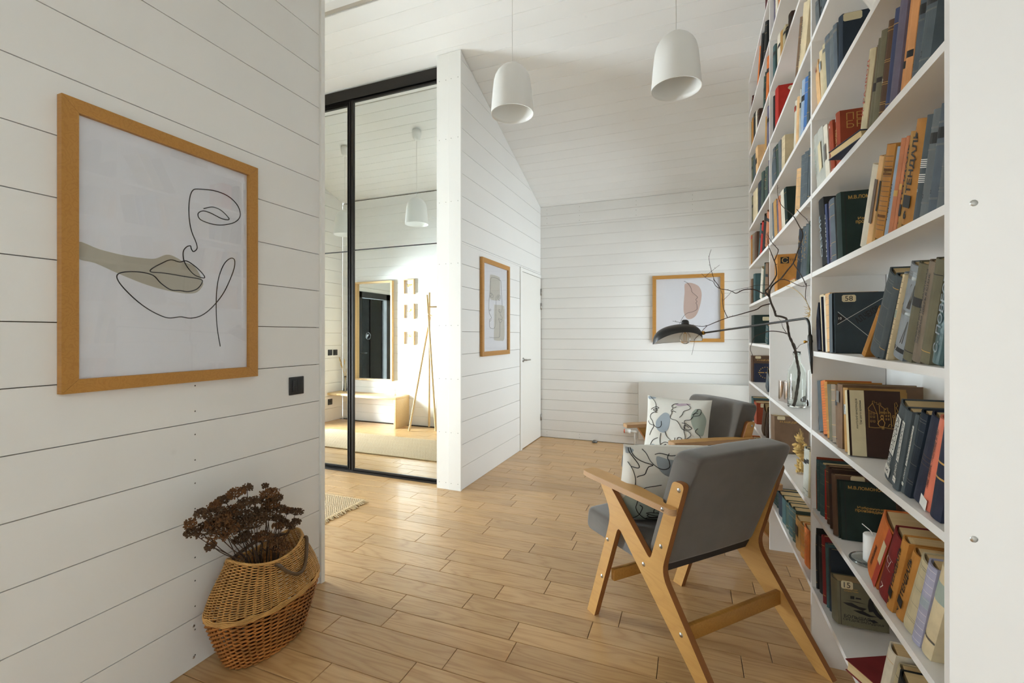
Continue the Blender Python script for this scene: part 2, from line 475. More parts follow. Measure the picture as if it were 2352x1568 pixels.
# lettering: text turned into flat meshes up front (x right, y up, origin at the middle)
TXT = {}
def text_mesh(s, mat, bold=0.0, shear=0.0):
    key = (s, mat, bold, shear)
    if key in TXT: return TXT[key]
    cu = bpy.data.curves.new('lettering', 'FONT')
    cu.body = s; cu.size = 1.0; cu.align_x = 'CENTER'; cu.align_y = 'CENTER'; cu.resolution_u = 3
    cu.offset = bold; cu.shear = shear
    ob = bpy.data.objects.new('tmp_lettering', cu); COL.objects.link(ob)
    dg = bpy.context.evaluated_depsgraph_get()
    me = bpy.data.meshes.new_from_object(ob.evaluated_get(dg))
    bpy.data.objects.remove(ob); bpy.data.curves.remove(cu)
    me.name = 'lettering'
    me.materials.clear(); me.materials.append(MAT[mat])
    xs = [v.co.x for v in me.vertices]; ys = [v.co.y for v in me.vertices]
    w = max(xs) - min(xs); h = max(ys) - min(ys)
    TXT[key] = (me, w, h, (max(xs) + min(xs)) / 2, (max(ys) + min(ys)) / 2)
    return TXT[key]

# ================================================================== THE ROOM
WL = -1.81      # face of the wall with the large picture
WC = -1.785     # face of the wall with the door
YB = 5.555      # far wall
XR = 0.687      # wall behind the bookcase
YM = 3.47       # mirror doors
YH = 1.35       # hall wall with the bench
XH = -5.07      # hall end wall with the entrance door
YF = -2.25      # wall behind the camera
RIDGE_Y = 2.827
def ceil_z(y):
    return 2.93 + 0.3425 * (5.558 - y) if y >= RIDGE_Y else 3.36 + 0.3425 * (y - 1.35)

# ---- floor: base slab + oak planks (600 x 127 mm, four-row stagger)
fl = MB().box((XH - 0.2, YF - 0.2, -0.08), (1.0, 5.75, -0.012)).build('floor', 'joint_dark')
structure(fl, 'light oak plank floor laid in staggered rows')
PW, PL = 0.1276, 0.602
OFFS = [-1.014, -0.901, -1.288, -0.722]
_pl = {}
def plank_mesh(L, W):
    k = (round(L, 3), round(W, 3))
    if k in _pl: return _pl[k]
    g = 0.0013; c = 0.0012; t = 0.012
    x0, x1, y0, y1 = g, L - g, g, W - g
    vs = [(x0, y0, -t), (x1, y0, -t), (x1, y1, -t), (x0, y1, -t), (x0, y0, -c), (x1, y0, -c), (x1, y1, -c), (x0, y1, -c),
          (x0 + c, y0 + c, 0), (x1 - c, y0 + c, 0), (x1 - c, y1 - c, 0), (x0 + c, y1 - c, 0)]
    fs = [(0, 1, 5, 4), (1, 2, 6, 5), (2, 3, 7, 6), (3, 0, 4, 7), (4, 5, 9, 8), (5, 6, 10, 9), (6, 7, 11, 10), (7, 4, 8, 11), (8, 9, 10, 11)]
    _pl[k] = MB().add(vs, fs).mesh('plank', 'oak_floor')
    return _pl[k]
rest = MB()
n0 = int((YF - 1.93) / PW) - 1; n1 = int((YB - 1.93) / PW) + 1
for n in range(n0, n1 + 1):
    ya = 1.93 + n * PW
    yb = min(ya + PW, YB)
    if yb - ya < 0.02: continue
    xa, xb = WL - 0.02, XR
    if ya > YH and ya < YM + 0.02: xa = XH
    off = OFFS[n % 4] + random.choice((0, 0, 0, 0.02)) 
    j = math.floor((xa - off) / PL)
    x = off + j * PL
    while x < xb - 0.01:
        a, b = max(x, xa), min(x + PL, xb)
        x += PL
        if b - a < 0.03: continue
        if ya < 0.75 or (a < -3.7 and ya < 2.0) or (a < -4.3):
            rest.box((a + .001, ya + .001, -0.012), (b - .001, yb - .001, 0))
        else:
            o = link('plank', plank_mesh(b - a, yb - ya), fl); o.location = (a, ya, 0)
rest.build('planks_beyond_view', 'oak_floor', fl, kind='stuff')

# ---- wall with the large picture (boards of 191 mm)
def board_x(parent, face, y0, y1, z0, z1, t=0.02, sign=1, name='board', top=True):
    """board on a wall whose face looks to +x (sign 1) or -x, clipped by the ceiling"""
    poly = [(y0, z0), (y1, z0), (y1, z1), (y0, z1)]
    if top:
        for (m, c) in ((-0.3425, 2.93 + 0.3425 * 5.558), (0.3425, 3.36 - 0.3425 * 1.35)):
            poly = clip(poly, lambda p, m=m, c=c: c + m * p[0] - 0.004 - p[1])
    if len(poly) < 3: return
    a, b = (face - t, face) if sign > 0 else (face, face + t)
    cx = (a + b) / 2
    zc = (z0 + z1) / 2
    mb = MB((cx, y0, zc)); mb.prism(poly, 'x', a, b)
    o = mb.build(name, 'white_wall_board', parent); o.location = (cx, y0, zc)
    return o
def slab_x(name, x0, x1, y0, y1, label, mat='board_backing', zb=-0.05):
    """full-height backing slab under the sloped ceiling"""
    poly = [(y0, zb), (y1, zb), (y1, 4.2), (y0, 4.2)]
    for (m, c) in ((-0.3425, 2.93 + 0.3425 * 5.558), (0.3425, 3.36 - 0.3425 * 1.35)):
        poly = clip(poly, lambda p, m=m, c=c: c + m * p[0] - 0.004 - p[1])
    return structure(MB().prism(poly, 'x', x0, x1).build(name, mat), label)
BH = 0.1912
WY0, WY1, WZ0, WZ1 = -2.02, -0.42, 0.28, 2.06      # opening added for fill daylight, behind the viewer
wl = slab_x('wall_left', WL - 0.115, WL - 0.019, WY1, 1.849, 'white plank wall carrying the large framed face drawing')
lc = MB()
for poly in ([(YF, -.05), (WY0, -.05), (WY0, 3.0), (YF, 3.0)], [(WY0, -.05), (WY1, -.05), (WY1, WZ0), (WY0, WZ0)], [(WY0, WZ1), (WY1, WZ1), (WY1, 3.2), (WY0, 3.2)]):
    lc.prism(clip(poly, lambda p: 3.36 - 0.3425 * 1.35 + 0.3425 * p[0] - 0.004 - p[1]), 'x', WL - 0.115, WL - 0.019)
lc.build('wall_core', 'board_backing', wl)
for i in range(18):
    z0, z1 = i * BH + 0.0016, (i + 1) * BH - 0.0016
    if z1 <= WZ0 or z0 >= WZ1: board_x(wl, WL, YF, 1.849, z0, z1)
    else:
        board_x(wl, WL, WY1, 1.849, z0, z1); board_x(wl, WL, YF, WY0, z0, z1)
        if z0 < WZ0: board_x(wl, WL, WY0, WY1, z0, WZ0)
        if z1 > WZ1: board_x(wl, WL, WY0, WY1, WZ1, z1)
w1 = empty('added_window_1', (WL - .06, WY0, WZ0)); structure(w1, 'dark framed window added behind the viewer for its daylight')
W1 = Vector((WL - .06, WY0, WZ0))
f = MB(W1)
for a, b in (((WY0, WZ0), (WY1, WZ0 + .06)), ((WY0, WZ1 - .06), (WY1, WZ1)), ((WY0, WZ0), (WY0 + .06, WZ1)), ((WY1 - .06, WZ0), (WY1, WZ1)), ((-1.25, WZ0), (-1.19, WZ1))):
    f.box((WL - .09, a[0], a[1]), (WL - .03, b[0], b[1]))
f.build('window_frame', 'black_metal', w1)
MB(W1).box((WL - .063, WY0 + .05, WZ0 + .05), (WL - .057, WY1 - .05, WZ1 - .05)).build('window_pane', 'clear_pane', w1)
# hall side of that partition
for i in range(18):
    board_x(wl, WL - 0.115, YH, 1.849, i * BH + 0.0016, (i + 1) * BH - 0.0016, t=0.015, sign=1)
t1 = MB().box((WL - 0.14, 1.850, 0), (WL + 0.014, 1.874, 3.52)).build('trim_1', 'white_trim')
structure(t1, 'white end trim of the plank wall beside the hall')
# screws: two rows near the trim, one row by the basket
scr = MB().lathe([(0.0, 0.0), (0.0045, 0.0), (0.0055, -0.0022), (0.0055, -0.004)], 10).mesh('screw', 'steel')
scrd = MB().lathe([(0.0, 0.0), (0.003, 0.0), (0.003, -0.003)], 8).mesh('screw', 'doorstop_grey')
def screw(parent, loc, n, me=None):
    o = link('screw', me or scr, parent); o.location = loc
    o.rotation_euler = {'+x': (0, math.pi / 2, 0), '-y': (math.pi / 2, 0, 0), '-x': (0, -math.pi / 2, 0)}[n]
    return o
for (u, v) in ((445, 1437), (445, 1509)):
    p = onx(u, v, WL); screw(wl, (WL + 0.0012, p.y, p.z), '+x')
for zz in (0.05, 0.14): screw(wl, (WL + 0.001, 1.835, zz), '+x')
for i in range(0, 8):
    for dz in (0.045, 0.145): screw(wl, (WL + 0.0008, onx(448, 800, WL).y, i * BH + dz), '+x', scrd)

# ---- wall with the white door
wc = slab_x('wall_centre', WC - 0.10, WC - 0.019, 3.392, YB, 'white plank wall with the door, running to the far corner')
CB = 0.1897
for i in range(20):
    z0, z1 = i * CB + 0.0016, (i + 1) * CB - 0.0016
    if z1 < 2.07: board_x(wc, WC, 3.392, 4.785, z0, z1)
    elif z0 < 2.07:
        board_x(wc, WC, 3.392, 4.785, z0, 2.07 - 0.0016)
        board_x(wc, WC, 3.392, YB - 0.004, 2.07, z1)
    else: board_x(wc, WC, 3.392, YB - 0.004, z0, z1)
# door
dr = empty('door_1', (WC, 4.80, 0)); structure(dr, 'plain white flush door in the plank wall')
D0 = Vector((WC, 4.80, 0))
MB(D0).box((WC - 0.018, 4.788, 0), (WC + 0.012, 4.842, 2.062)).box((WC - 0.018, 4.842, 2.024), (WC + 0.008, 5.548, 2.062)).build('door_frame', 'white_trim', dr)
MB(D0).box((WC - 0.018, 4.85, 0.008), (WC + 0.006, 5.535, 2.018)).build('door_leaf', 'white_door_paint', dr)
h = MB(D0); h.tube([(WC + .006, 4.876, 1.015), (WC + .014, 4.876, 1.015)], 0.025, 20)
h.tube([(WC + .014, 4.876, 1.015), (WC + .052, 4.876, 1.015)], 0.010, 12)
h.tube(catmull([(WC + .050, 4.872, 1.015), (WC + .056, 4.90, 1.015), (WC + .054, 4.99, 1.013), (WC + .048, 5.01, 1.012)], 4), 0.0085, 12)
h.build('door_handle', 'steel', dr)
for z in (1.844, 1.664, 0.252):
    MB(D0).tube([(WC + .012, 5.541, z - .042), (WC + .012, 5.541, z + .042)], 0.007, 10).box((WC + .006, 5.515, z - .04), (WC + .008, 5.54, z + .04)).build('hinge', 'steel', dr)

# ---- pillar: two vertical boards at the closet corner
tp = empty('trim_2', (WC - 0.11, 3.367, 0)); structure(tp, 'white corner pillar of two upright boards beside the mirror doors')
T0 = Vector((WC - 0.11, 3.367, 0))
for (a, b, dy) in ((-2.010, -1.8975, 0.004), (-1.8945, -1.780, 0.0)):
    zt = ceil_z(3.375) - 0.004
    mb = MB(T0); mb.box((a, 3.367 + dy, 0), (b, 3.391 + dy, zt)); mb.build('pillar_board', 'white_trim', tp)
    for z in (0.055, 0.48, 0.93, 1.38, 1.9, 2.42, 2.95, 3.45):
        for fx in (0.22, 0.78):
            o = link('screw', scrd, tp); o.location = (a + (b - a) * fx - T0.x, dy - 0.0008, z); o.rotation_euler = (math.pi / 2, 0, 0)
MB(T0).box((-2.010, 3.396, 0), (-1.99, 3.50, ceil_z(3.41) - 0.01)).build('pillar_return', 'white_trim', tp)

# ---- far wall (boards of 128 mm)
wb = structure(MB().box((WC - 0.3, YB + 0.02, -0.05), (0.9, YB + 0.14, 3.1)).build('wall_back', 'board_backing'), 'white far wall of narrow horizontal planks')
FB = 0.1283
zs = [0.0, 0.0925] + [0.0925 + FB * (i + 1) for i in range(20)]
zs = [z for z in zs if z < 2.66] + [2.689, 2.812, ceil_z(YB) - 0.004]
for i in range(len(zs) - 1):
    z0, z1 = zs[i] + 0.0006, zs[i + 1] - 0.0006
    # tongue-and-groove with a small bevel at the lower edge
    poly = [(YB + .018, z0), (YB + .005, z0), (YB, z0 + .006), (YB, z1), (YB + .018, z1)]
    o = MB((0, YB, z0)).prism(poly, 'x', WC - 0.1, XR + 0.02).build('board', 'white_wall_board', wb); o.location = (0, YB, z0)
for x in (-1.70, -1.28, -0.60, 0.02):
    for z in (0.03, 0.07, 2.72, 2.78, 2.84, 2.89):
        if x > -0.2 and z < 1: continue
        screw(wb, (x, YB - 0.0008, z), '-y', scrd)

# ---- wall behind the bookcase
AY0, AY1, AZ0, AZ1 = 4.34, 5.44, 0.35, 2.30       # window in this wall, past the bookcase end
wr = slab_x('wall_right', XR + 0.019, XR + 0.12, YF, AY0, 'white plank wall behind the bookcase')
rc = MB()
for poly in ([(AY1, -.05), (YB + .02, -.05), (YB + .02, 3.0), (AY1, 3.0)], [(AY0, -.05), (AY1, -.05), (AY1, AZ0), (AY0, AZ0)], [(AY0, AZ1), (AY1, AZ1), (AY1, 3.5), (AY0, 3.5)]):
    rc.prism(clip(poly, lambda p: 2.93 + 0.3425 * 5.558 - 0.3425 * p[0] - 0.004 - p[1]), 'x', XR + 0.019, XR + 0.12)
rc.build('wall_core', 'board_backing', wr)
for i in range(20):
    z0, z1 = i * 0.19 - 0.09 + 0.002, (i + 1) * 0.19 - 0.09 - 0.002
    if z1 <= AZ0 or z0 >= AZ1: board_x(wr, XR, YF, YB, z0, z1, sign=-1)
    else:
        board_x(wr, XR, YF, AY0, z0, z1, sign=-1); board_x(wr, XR, AY1, YB, z0, z1, sign=-1)
        if z0 < AZ0: board_x(wr, XR, AY0, AY1, z0, AZ0, sign=-1)
        if z1 > AZ1: board_x(wr, XR, AY0, AY1, AZ1, z1, sign=-1)
w2 = empty('window_2', (XR + .06, AY0, AZ0)); structure(w2, 'dark framed window hidden past the end of the bookcase')
W2 = Vector((XR + .06, AY0, AZ0))
f = MB(W2)
for a, b in (((AY0, AZ0), (AY1, AZ0 + .05)), ((AY0, AZ1 - .05), (AY1, AZ1)), ((AY0, AZ0), (AY0 + .05, AZ1)), ((AY1 - .05, AZ0), (AY1, AZ1))):
    f.box((XR + .03, a[0], a[1]), (XR + .09, b[0], b[1]))
f.build('window_frame', 'black_metal', w2)
MB(W2).box((XR + .057, AY0 + .04, AZ0 + .04), (XR + .063, AY1 - .04, AZ1 - .04)).build('window_pane', 'clear_pane', w2)

# ---- wall behind the camera
structure(MB().box((WL - .12, YF - 0.12, -.05), (XR + .12, YF, ceil_z(YF) - .006)).build('wall_front', 'white_wall_board'), 'white wall behind the viewer')

# ---- hall: wall with the bench, end wall with the entrance door, closet wall
wh = structure(MB().prism([(XH, -0.05), (WL - 0.115, -0.05), (WL - 0.115, 3.35), (XH, 3.35)], 'y', YH - 0.12, YH - 0.019).build('wall_hall', 'board_backing'), 'white hall wall of narrow planks behind the bench')
for i in range(26):
    z0, z1 = i * FB + 0.0005, min((i + 1) * FB, ceil_z(YH) - 0.004) - 0.0005
    if z1 - z0 < 0.02: continue
    poly = [(YH - .018, z0), (YH - .004, z0), (YH, z0 + .005), (YH, z1), (YH - .018, z1)]
    o = MB((0, YH, z0)).prism(poly, 'x', XH, WL - 0.14).build('board', 'white_wall_board', wh); o.location = (0, YH, z0)
DY0, DY1, DZ = 1.78, 2.62, 2.02
we = slab_x('wall_hall_end', XH - 0.12, XH - 0.019, YH, DY0, 'white hall end wall beside the glazed entrance door')
for i in range(21):
    z0, z1 = i * 0.19 + .0016, (i + 1) * 0.19 - .0016
    if z0 >= DZ: board_x(we, XH, YH + .002, YM - .01, z0, z1)
    else:
        board_x(we, XH, YH + .002, DY0, z0, z1)
        if z1 > DZ: board_x(we, XH, DY0, DY1, DZ, z1)
        board_x(we, XH, DY1, YM - .01, z0, z1)
sb = MB()
for (m_, poly) in ((0, [(DY1, -.05), (3.7, -.05), (3.7, 3.5), (DY1, 3.5)]), (0, [(DY0, DZ), (DY1, DZ), (DY1, 3.65), (DY0, 3.55)])):
    for (m, c) in ((-0.3425, 2.93 + 0.3425 * 5.558), (0.3425, 3.36 - 0.3425 * 1.35)):
        poly = clip(poly, lambda p, m=m, c=c: c + m * p[0] - 0.004 - p[1])
    sb.prism(poly, 'x', XH - 0.12, XH - 0.019)
sb.build('wall_core', 'board_backing', we)
d2 = empty('door_2', (XH - .05, DY0, 0)); structure(d2, 'dark framed glazed entrance door at the end of the hall')
E0 = Vector((XH - .05, DY0, 0))
f = MB(E0)
for a, b in (((DY0, 0), (DY0 + .09, DZ)), ((DY1 - .09, 0), (DY1, DZ)), ((DY0, DZ - .10), (DY1, DZ)), ((DY0, 0), (DY1, .12))):
    f.box((XH - .10, a[0], a[1]), (XH + .012, b[0], b[1]))
f.build('door_frame', 'black_metal', d2)
MB(E0).box((XH - .053, DY0 + .08, .11), (XH - .047, DY1 - .08, DZ - .09)).build('glass_pane', 'clear_pane', d2)
em = MB(E0)
em.tube([(XH - .044, 2.10 + .06 * math.cos(a * math.pi / 12), 1.28 + .06 * math.sin(a * math.pi / 12)) for a in range(25)], 0.003, 5)
em.tube(catmull([(XH - .044, 2.06, 1.24), (XH - .044, 2.10, 1.29), (XH - .044, 2.13, 1.31)], 4), [0.002, 0.003, 0.004, 0.005, 0.006, 0.006, 0.005, 0.004, 0.002], 5)
em.build('glass_sticker', 'ink', d2)
MB(E0).tube([(XH + .012, DY0 + .05, 1.0), (XH + .05, DY0 + .05, 1.0)], .01, 8).tube([(XH + .05, DY0 + .045, 1.0), (XH + .05, DY0 + .17, 1.0)], .009, 8).build('door_handle', 'black_metal', d2)
structure(MB().box((XH - .0, DY1 + .004, 0), (XH + .012, DY1 + .20, DZ)).build('trim_3', 'black_aluminium'), 'dark panel beside the entrance door')

# closet wall left of and behind the mirror doors
structure(MB().box((XH, YM + 0.09, -0.05), (-1.90, YM + 0.15, 3.60)).build('wall_closet', 'board_backing'), 'closet core behind the mirror doors')

# ---- ceiling boards (126 mm, along x)
cl = empty('ceiling', (0, RIDGE_Y, ceil_z(RIDGE_Y))); structure(cl, 'white plank ceiling rising to a ridge')
K0 = Vector((0, RIDGE_Y, ceil_z(RIDGE_Y)))
sl = MB(K0)
for (ya, yb_) in ((RIDGE_Y, 5.75), (YF - 0.15, RIDGE_Y)):
    za, zb = (ceil_z(ya + 1e-6), ceil_z(yb_)) if ya == RIDGE_Y else (ceil_z(ya), ceil_z(yb_ - 1e-6))
    sl.prism([(ya, za + .022), (yb_, zb + .022), (yb_, zb + .12), (ya, za + .12)], 'x', XH - 0.15, 0.85)
sl.build('ceiling_core', 'ceiling_backing', cl)
_cb = {}
def ceil_board(north):
    if north in _cb: return _cb[north]
    L = 0.1262
    # cross-section: face towards the room with v-grooved long edges, local s along the slope, n up
    g = 0.0001; c = 0.0032; t = 0.02
    prof = [(g, t), (g, c), (c, 0), (L - c, 0), (L - g, c), (L - g, t)]
    a = math.atan(0.3425)
    poly = []
    for s, n in prof:
        if north: poly.append((s * math.cos(a) + n * math.sin(a), -s * math.sin(a) + n * math.cos(a)))
        else: poly.append((-s * math.cos(a) - n * math.sin(a), -s * math.sin(a) + n * math.cos(a)))
    mb = MB(); mb.prism(poly, 'x', XH - 0.1, 0.80)
    _cb[north] = mb.mesh('board', 'white_ceiling_board'); return _cb[north]
step = 0.1262 * math.cos(math.atan(0.3425))
y = RIDGE_Y
# phase so that a joint falls on y = 3.578
y = 3.578 - step * 7
i = 0
while y < YB - 0.02:
    if y >= RIDGE_Y - 0.12:
        yy = max(y, RIDGE_Y)
        if y >= RIDGE_Y:
            o = link('board', ceil_board(True), cl); o.location = (0, y - K0.y, ceil_z(y) - K0.z)
    y += step
y = RIDGE_Y
while y > YF:
    o = link('board', ceil_board(False), cl); o.location = (0, y - K0.y, ceil_z(y - 1e-6) - K0.z); y -= step
# ================================================================== FURNISHINGS
# ---- sliding mirror doors of the closet
def mirror_door(x0, x1, y, label, sl=.045, sr=.045):
    z0, z1 = 0.022, 3.525
    r = empty('sliding_mirror_door', ((x0 + x1) / 2, y, 0)); tag(r, label, 'mirror door', 'sliding mirror doors of the closet')
    o = Vector(((x0 + x1) / 2, y, 0))
    for a, b in ((x0, x0 + sl), (x1 - sr, x1)):
        m = MB(o)
        m.box((a, y - .012, z0), (a + .009, y + .024, z1)).box((b - .009, y - .012, z0), (b, y + .024, z1)).box((a + .009, y - .004, z0), (b - .009, y + .024, z1))
        m.build('stile', 'black_aluminium', r)
    MB(o).box((x0 + sl, y - .006, z0), (x1 - sr, y + .022, z0 + .016)).build('bottom_rail', 'black_aluminium', r)
    MB(o).box((x0 + sl, y - .006, z1 - .022), (x1 - sr, y + .022, z1)).build('top_rail', 'black_aluminium', r)
    MB(o).box((x0 + sl, y - .004, 2.0985), (x1 - sr, y + .012, 2.1075)).build('divider_bar', 'black_metal', r)
    MB(o).box((x0 + sl, y + .002, z0 + .016), (x1 - sr, y + .012, 2.0985)).build('mirror_pane', 'mirror', r)
    MB(o).box((x0 + sl, y + .002, 2.1075), (x1 - sr, y + .012, z1 - .022)).build('mirror_pane', 'mirror', r)
    return r
mirror_door(-3.018, -2.012, YM, 'tall sliding mirror door next to the white corner pillar', .045, .012)
mirror_door(-4.06, -2.995, YM + .034, 'tall sliding mirror door left of the dark double stile', .045, .075)
tr = empty('sliding_door_track', (-3.0, YM, 0)); tag(tr, 'dark aluminium sliding track above and below the mirror doors', 'track')
TT = Vector((-3.0, YM, 0))
m = MB(TT)
m.box((-4.06, YM - .02, 3.575), (-2.011, YM + .075, 3.628)).box((-4.06, YM - .024, 3.53), (-2.011, YM - .018, 3.628)).box((-4.06, YM + .028, 3.53), (-2.011, YM + .032, 3.58))
m.build('top_track', 'black_aluminium', tr)
m = MB(TT)
m.box((-4.06, YM - .022, 0.0002), (-2.011, YM + .075, .006))
for dy in (-.022, .003, .027, .07): m.box((-4.06, YM + dy, .006), (-2.011, YM + dy + .003, .016))
m.build('bottom_track', 'black_aluminium', tr)
structure(MB().box((-5.065, YM + .0, 0), (-4.062, YM + .03, ceil_z(YM) - .05)).box((-4.062, YM + .0, 3.632), (-2.0, YM + .08, ceil_z(YM + .08) - .004)).build('trim_4', 'white_trim'), 'white panels around the mirror closet')

# ---- framed drawings
def picture(name, label, group, face, corners, fw, depth, axis, strokes, blobs, unproj, line_r, blob_mat, matname='honey_wood'):
    """corners = (a0, a1, z0, z1) outer; axis 'x' hangs on a +x facing wall, 'y' on a -y facing wall"""
    a0, a1, z0, z1 = corners
    c = (a0 + a1) / 2
    loc = Vector((face, c, z0)) if axis == 'x' else Vector((c, face, z0))
    r = empty(name, loc); tag(r, label, 'picture', group)
    def P(a, z, n):  # n = distance off the wall
        return (face + n, a, z) if axis == 'x' else (a, face - n, z)
    def slab(poly, n0, n1, nm, mat, parent=r):
        m = MB(loc)
        k = len(poly)
        vs = [P(a, z, n0) for a, z in poly] + [P(a, z, n1) for a, z in poly]
        fs = [tuple(range(k)), tuple(range(k, 2 * k))[::-1]] + [(i, (i + 1) % k, k + (i + 1) % k, k + i) for i in range(k)]
        if axis == 'y': fs = [f[::-1] for f in fs]
        fs = [f[::-1] for f in fs]
        m.add(vs, fs); return m.build(nm, mat, parent)
    # four mitred mouldings
    i0, i1, j0, j1 = a0 + fw, a1 - fw, z0 + fw, z1 - fw
    for poly in ([(a0, z0), (a1, z0), (i1, j0), (i0, j0)], [(a0, z1), (i0, j1), (i1, j1), (a1, z1)],
                 [(a0, z0), (i0, j0), (i0, j1), (a0, z1)], [(a1, z0), (a1, z1), (i1, j1), (i1, j0)]):
        cxy = (sum(p[0] for p in poly) / 4, sum(p[1] for p in poly) / 4)
        sh = [(p[0] + (cxy[0] - p[0]) * 0.0012, p[1] + (cxy[1] - p[1]) * 0.0012) for p in poly]
        slab(sh, 0.002, depth, 'frame_moulding', matname)
    slab([(a0 + .01, z0 + .01), (a1 - .01, z0 + .01), (a1 - .01, z1 - .01), (a0 + .01, z1 - .01)], 0.003, 0.010, 'paper_sheet', 'paper')
    for k, b in enumerate(blobs):
        pts = [unproj(p) for p in b]
        pts = [(p[0], p[1]) for p in catmull([Vector((q[0], q[1], 0)) for q in pts], 4, True)]
        pts = [(min(max(q[0], i0 - .002), i1 + .002), q[1]) for q in pts]
        n = 0.0103 + 0.0002 * k
        m = MB(loc); vs = [P(a, z, n) for a, z in pts]; ctr = P(sum(p[0] for p in pts) / len(pts), sum(p[1] for p in pts) / len(pts), n)
        kk = len(vs)
        fs = [tuple(range(kk))]
        m.add(vs, fs); bmx = m.build('printed_shape', blob_mat[k % len(blob_mat)], r)
    if strokes:
        m = MB(loc)
        for s in strokes:
            q = [unproj(p) for p in s]
            q = catmull([Vector((a, z, 0)) for a, z in q], 5)
            m.tube([P(p.x, p.y, 0.0108) for p in q], line_r, 5)
        m.build('drawn_line', 'ink', r)
    slab([(i0 - .004, j0 - .004), (i1 + .004, j0 - .004), (i1 + .004, j1 + .004), (i0 - .004, j1 + .004)], 0.0145, 0.0160, 'glass', 'picture_glass')
    return r

S1 = [[(918,645),(960,638),(1000,655),(1033,692),(1000,690),(950,665),(915,655),(893,668),(905,695),(960,715),(1010,718),(1060,705),(1083,675),(1070,630),(1030,590),(970,565),(900,557),(870,562),(855,600),(852,670),(862,740),(885,800),(888,825),(872,838),(862,825),(858,812),(840,818),(826,840),(830,880),(850,915),(880,945),(920,957),(915,940),(880,905),(840,880),(810,885),(770,875),(730,890),(685,915),(682,930),(740,935),(830,950),(900,962),(912,975),(890,1005),(850,1018),(810,1013),(770,1010),(725,980),(690,945),(630,930),(560,930),(528,945),(540,980),(590,1035),(650,1085),(710,1120),(760,1137),(815,1132),(860,1138),(910,1125),(960,1085),(1010,1020),(1050,930),(1058,880),(1040,868),(1010,895),(985,960),(975,1050),(978,1170),(993,1265)]]
B1 = [[(350,793),(450,828),(560,855),(650,868),(700,870),(740,855),(765,853),(795,865),(830,885),(870,900),(895,930),(912,970),(915,990),(890,1020),(850,1027),(790,1020),(720,1005),(640,980),(530,935),(430,890),(350,866)]]
def un1(p): q = onx(p[0] / 1.9605, 150 + p[1] / 1.9605, WL + .012); return (q.y, q.z)
picture('framed_drawing', 'large framed one-line face drawing on the plank wall above the basket', 'framed line drawings', WL, (0.789, 1.466, 1.118, 2.038), 0.043, 0.026, 'x', S1, B1, un1, 0.0019, ['print_beige'])
S2 = [[(175,820),(178,700),(190,600),(200,480),(205,375),(235,355),(290,370),(345,405),(352,450),(358,600),(368,760),(365,830),(350,858),(320,850),(315,825),(330,815)],
      [(205,575),(235,610),(235,645),(205,645),(188,615),(200,585),(215,610),(205,630),(193,615)], [(345,640),(330,690),(300,650),(300,620),(320,608),(345,625),(340,660),(315,645),(310,625),(335,640)],
      [(283,620),(280,760),(275,950),(262,1080),(195,1080),(186,1000),(190,960)], [(175,825),(190,838),(208,825),(195,812),(183,835),(185,880)], [(188,880),(215,940),(190,960),(190,990),(212,965)],
      [(345,900),(372,945),(345,960),(318,945),(330,1000),(350,1005),(368,965),(350,955)], [(338,1000),(332,1200),(290,1222),(240,1225),(185,1217)], [(330,815),(338,870),(345,905)]]
B2 = [[(195,330),(210,318),(260,325),(320,350),(337,375),(337,500),(335,650),(310,685),(250,685),(192,655),(190,500)], [(255,765),(275,752),(330,753),(385,765),(402,800),(402,1000),(398,1245),(340,1268),(265,1262),(250,1240),(252,1000)]]
def un2(p): q = onx(1095 + p[0] / 6.27, 580 + p[1] / 6.27, WC + .012); return (q.y, q.z)
picture('framed_drawing', 'narrow looking framed two-face drawing beside the white door', 'framed line drawings', WC, (3.748, 4.428, 1.103, 2.012), 0.043, 0.026, 'x', S2, B2, un2, 0.0016, ['print_sand', 'print_sand'])
S3 = [[(578,322),(640,360),(690,430),(710,500),(760,545),(797,580),(795,600),(770,628),(788,650),(788,665),(772,682),(787,705),(795,770),(780,795),(720,825),(640,845),(590,880),(550,930),(520,990),(505,1030)]]
B3 = [[(585,400),(600,365),(660,350),(740,365),(820,410),(860,490),(865,580),(845,700),(800,840),(750,910),(680,945),(620,935),(580,850),(570,750),(580,600),(588,500)]]
def un3(p): q = ony(1490 + p[0] / 7.129, 600 + p[1] / 7.129, YB - .012); return (q.x, q.z)
picture('framed_drawing', 'square framed profile drawing with a pink shape on the far wall', 'framed line drawings', YB, (-0.412, 0.348, 1.220, 1.985), 0.040, 0.026, 'y', S3, B3, un3, 0.0018, ['print_pink'])

# ---- light switches and sockets
def switch(name, label, face, y, z, axis='x', two=True, group=None):
    r = empty(name, (face, y, z)); tag(r, label, 'switch' if 'switch' in name else 'socket', group)
    o = Vector((face, y, z))
    MB(o).rbox((face + .0003, y - .0435, z - .0435), (face + .009, y + .0435, z + .0435), .003).build('plate', 'black_plastic', r)
    if 'switch' in name:
        for s in (-1, 1) if two else (0,):
            w = .0135 if two else .027
            MB(o).rbox((face + .009, y + s * .0145 - w, z - .028), (face + .0135, y + s * .0145 + w, z + .028), .002).build('rocker', 'black_plastic', r)
    else:
        MB(o).tube([(face + .009, y, z), (face + .0095, y, z)], .021, 18).build('socket_well', 'dark_groove', r)
    return r
switch('light_switch', 'black double light switch right of the large drawing', WL, 1.697, 1.051)
switch('light_switch', 'black light switch above the bench nearer the corner, seen in the mirror', XH, 1.512, 1.033, two=False)
switch('light_switch', 'black light switch above the bench nearer the entrance door, seen in the mirror', XH, 1.62, 1.035, two=False)
switch('power_socket', 'black power socket under the bench top, seen in the mirror', XH, 1.62, 0.29)

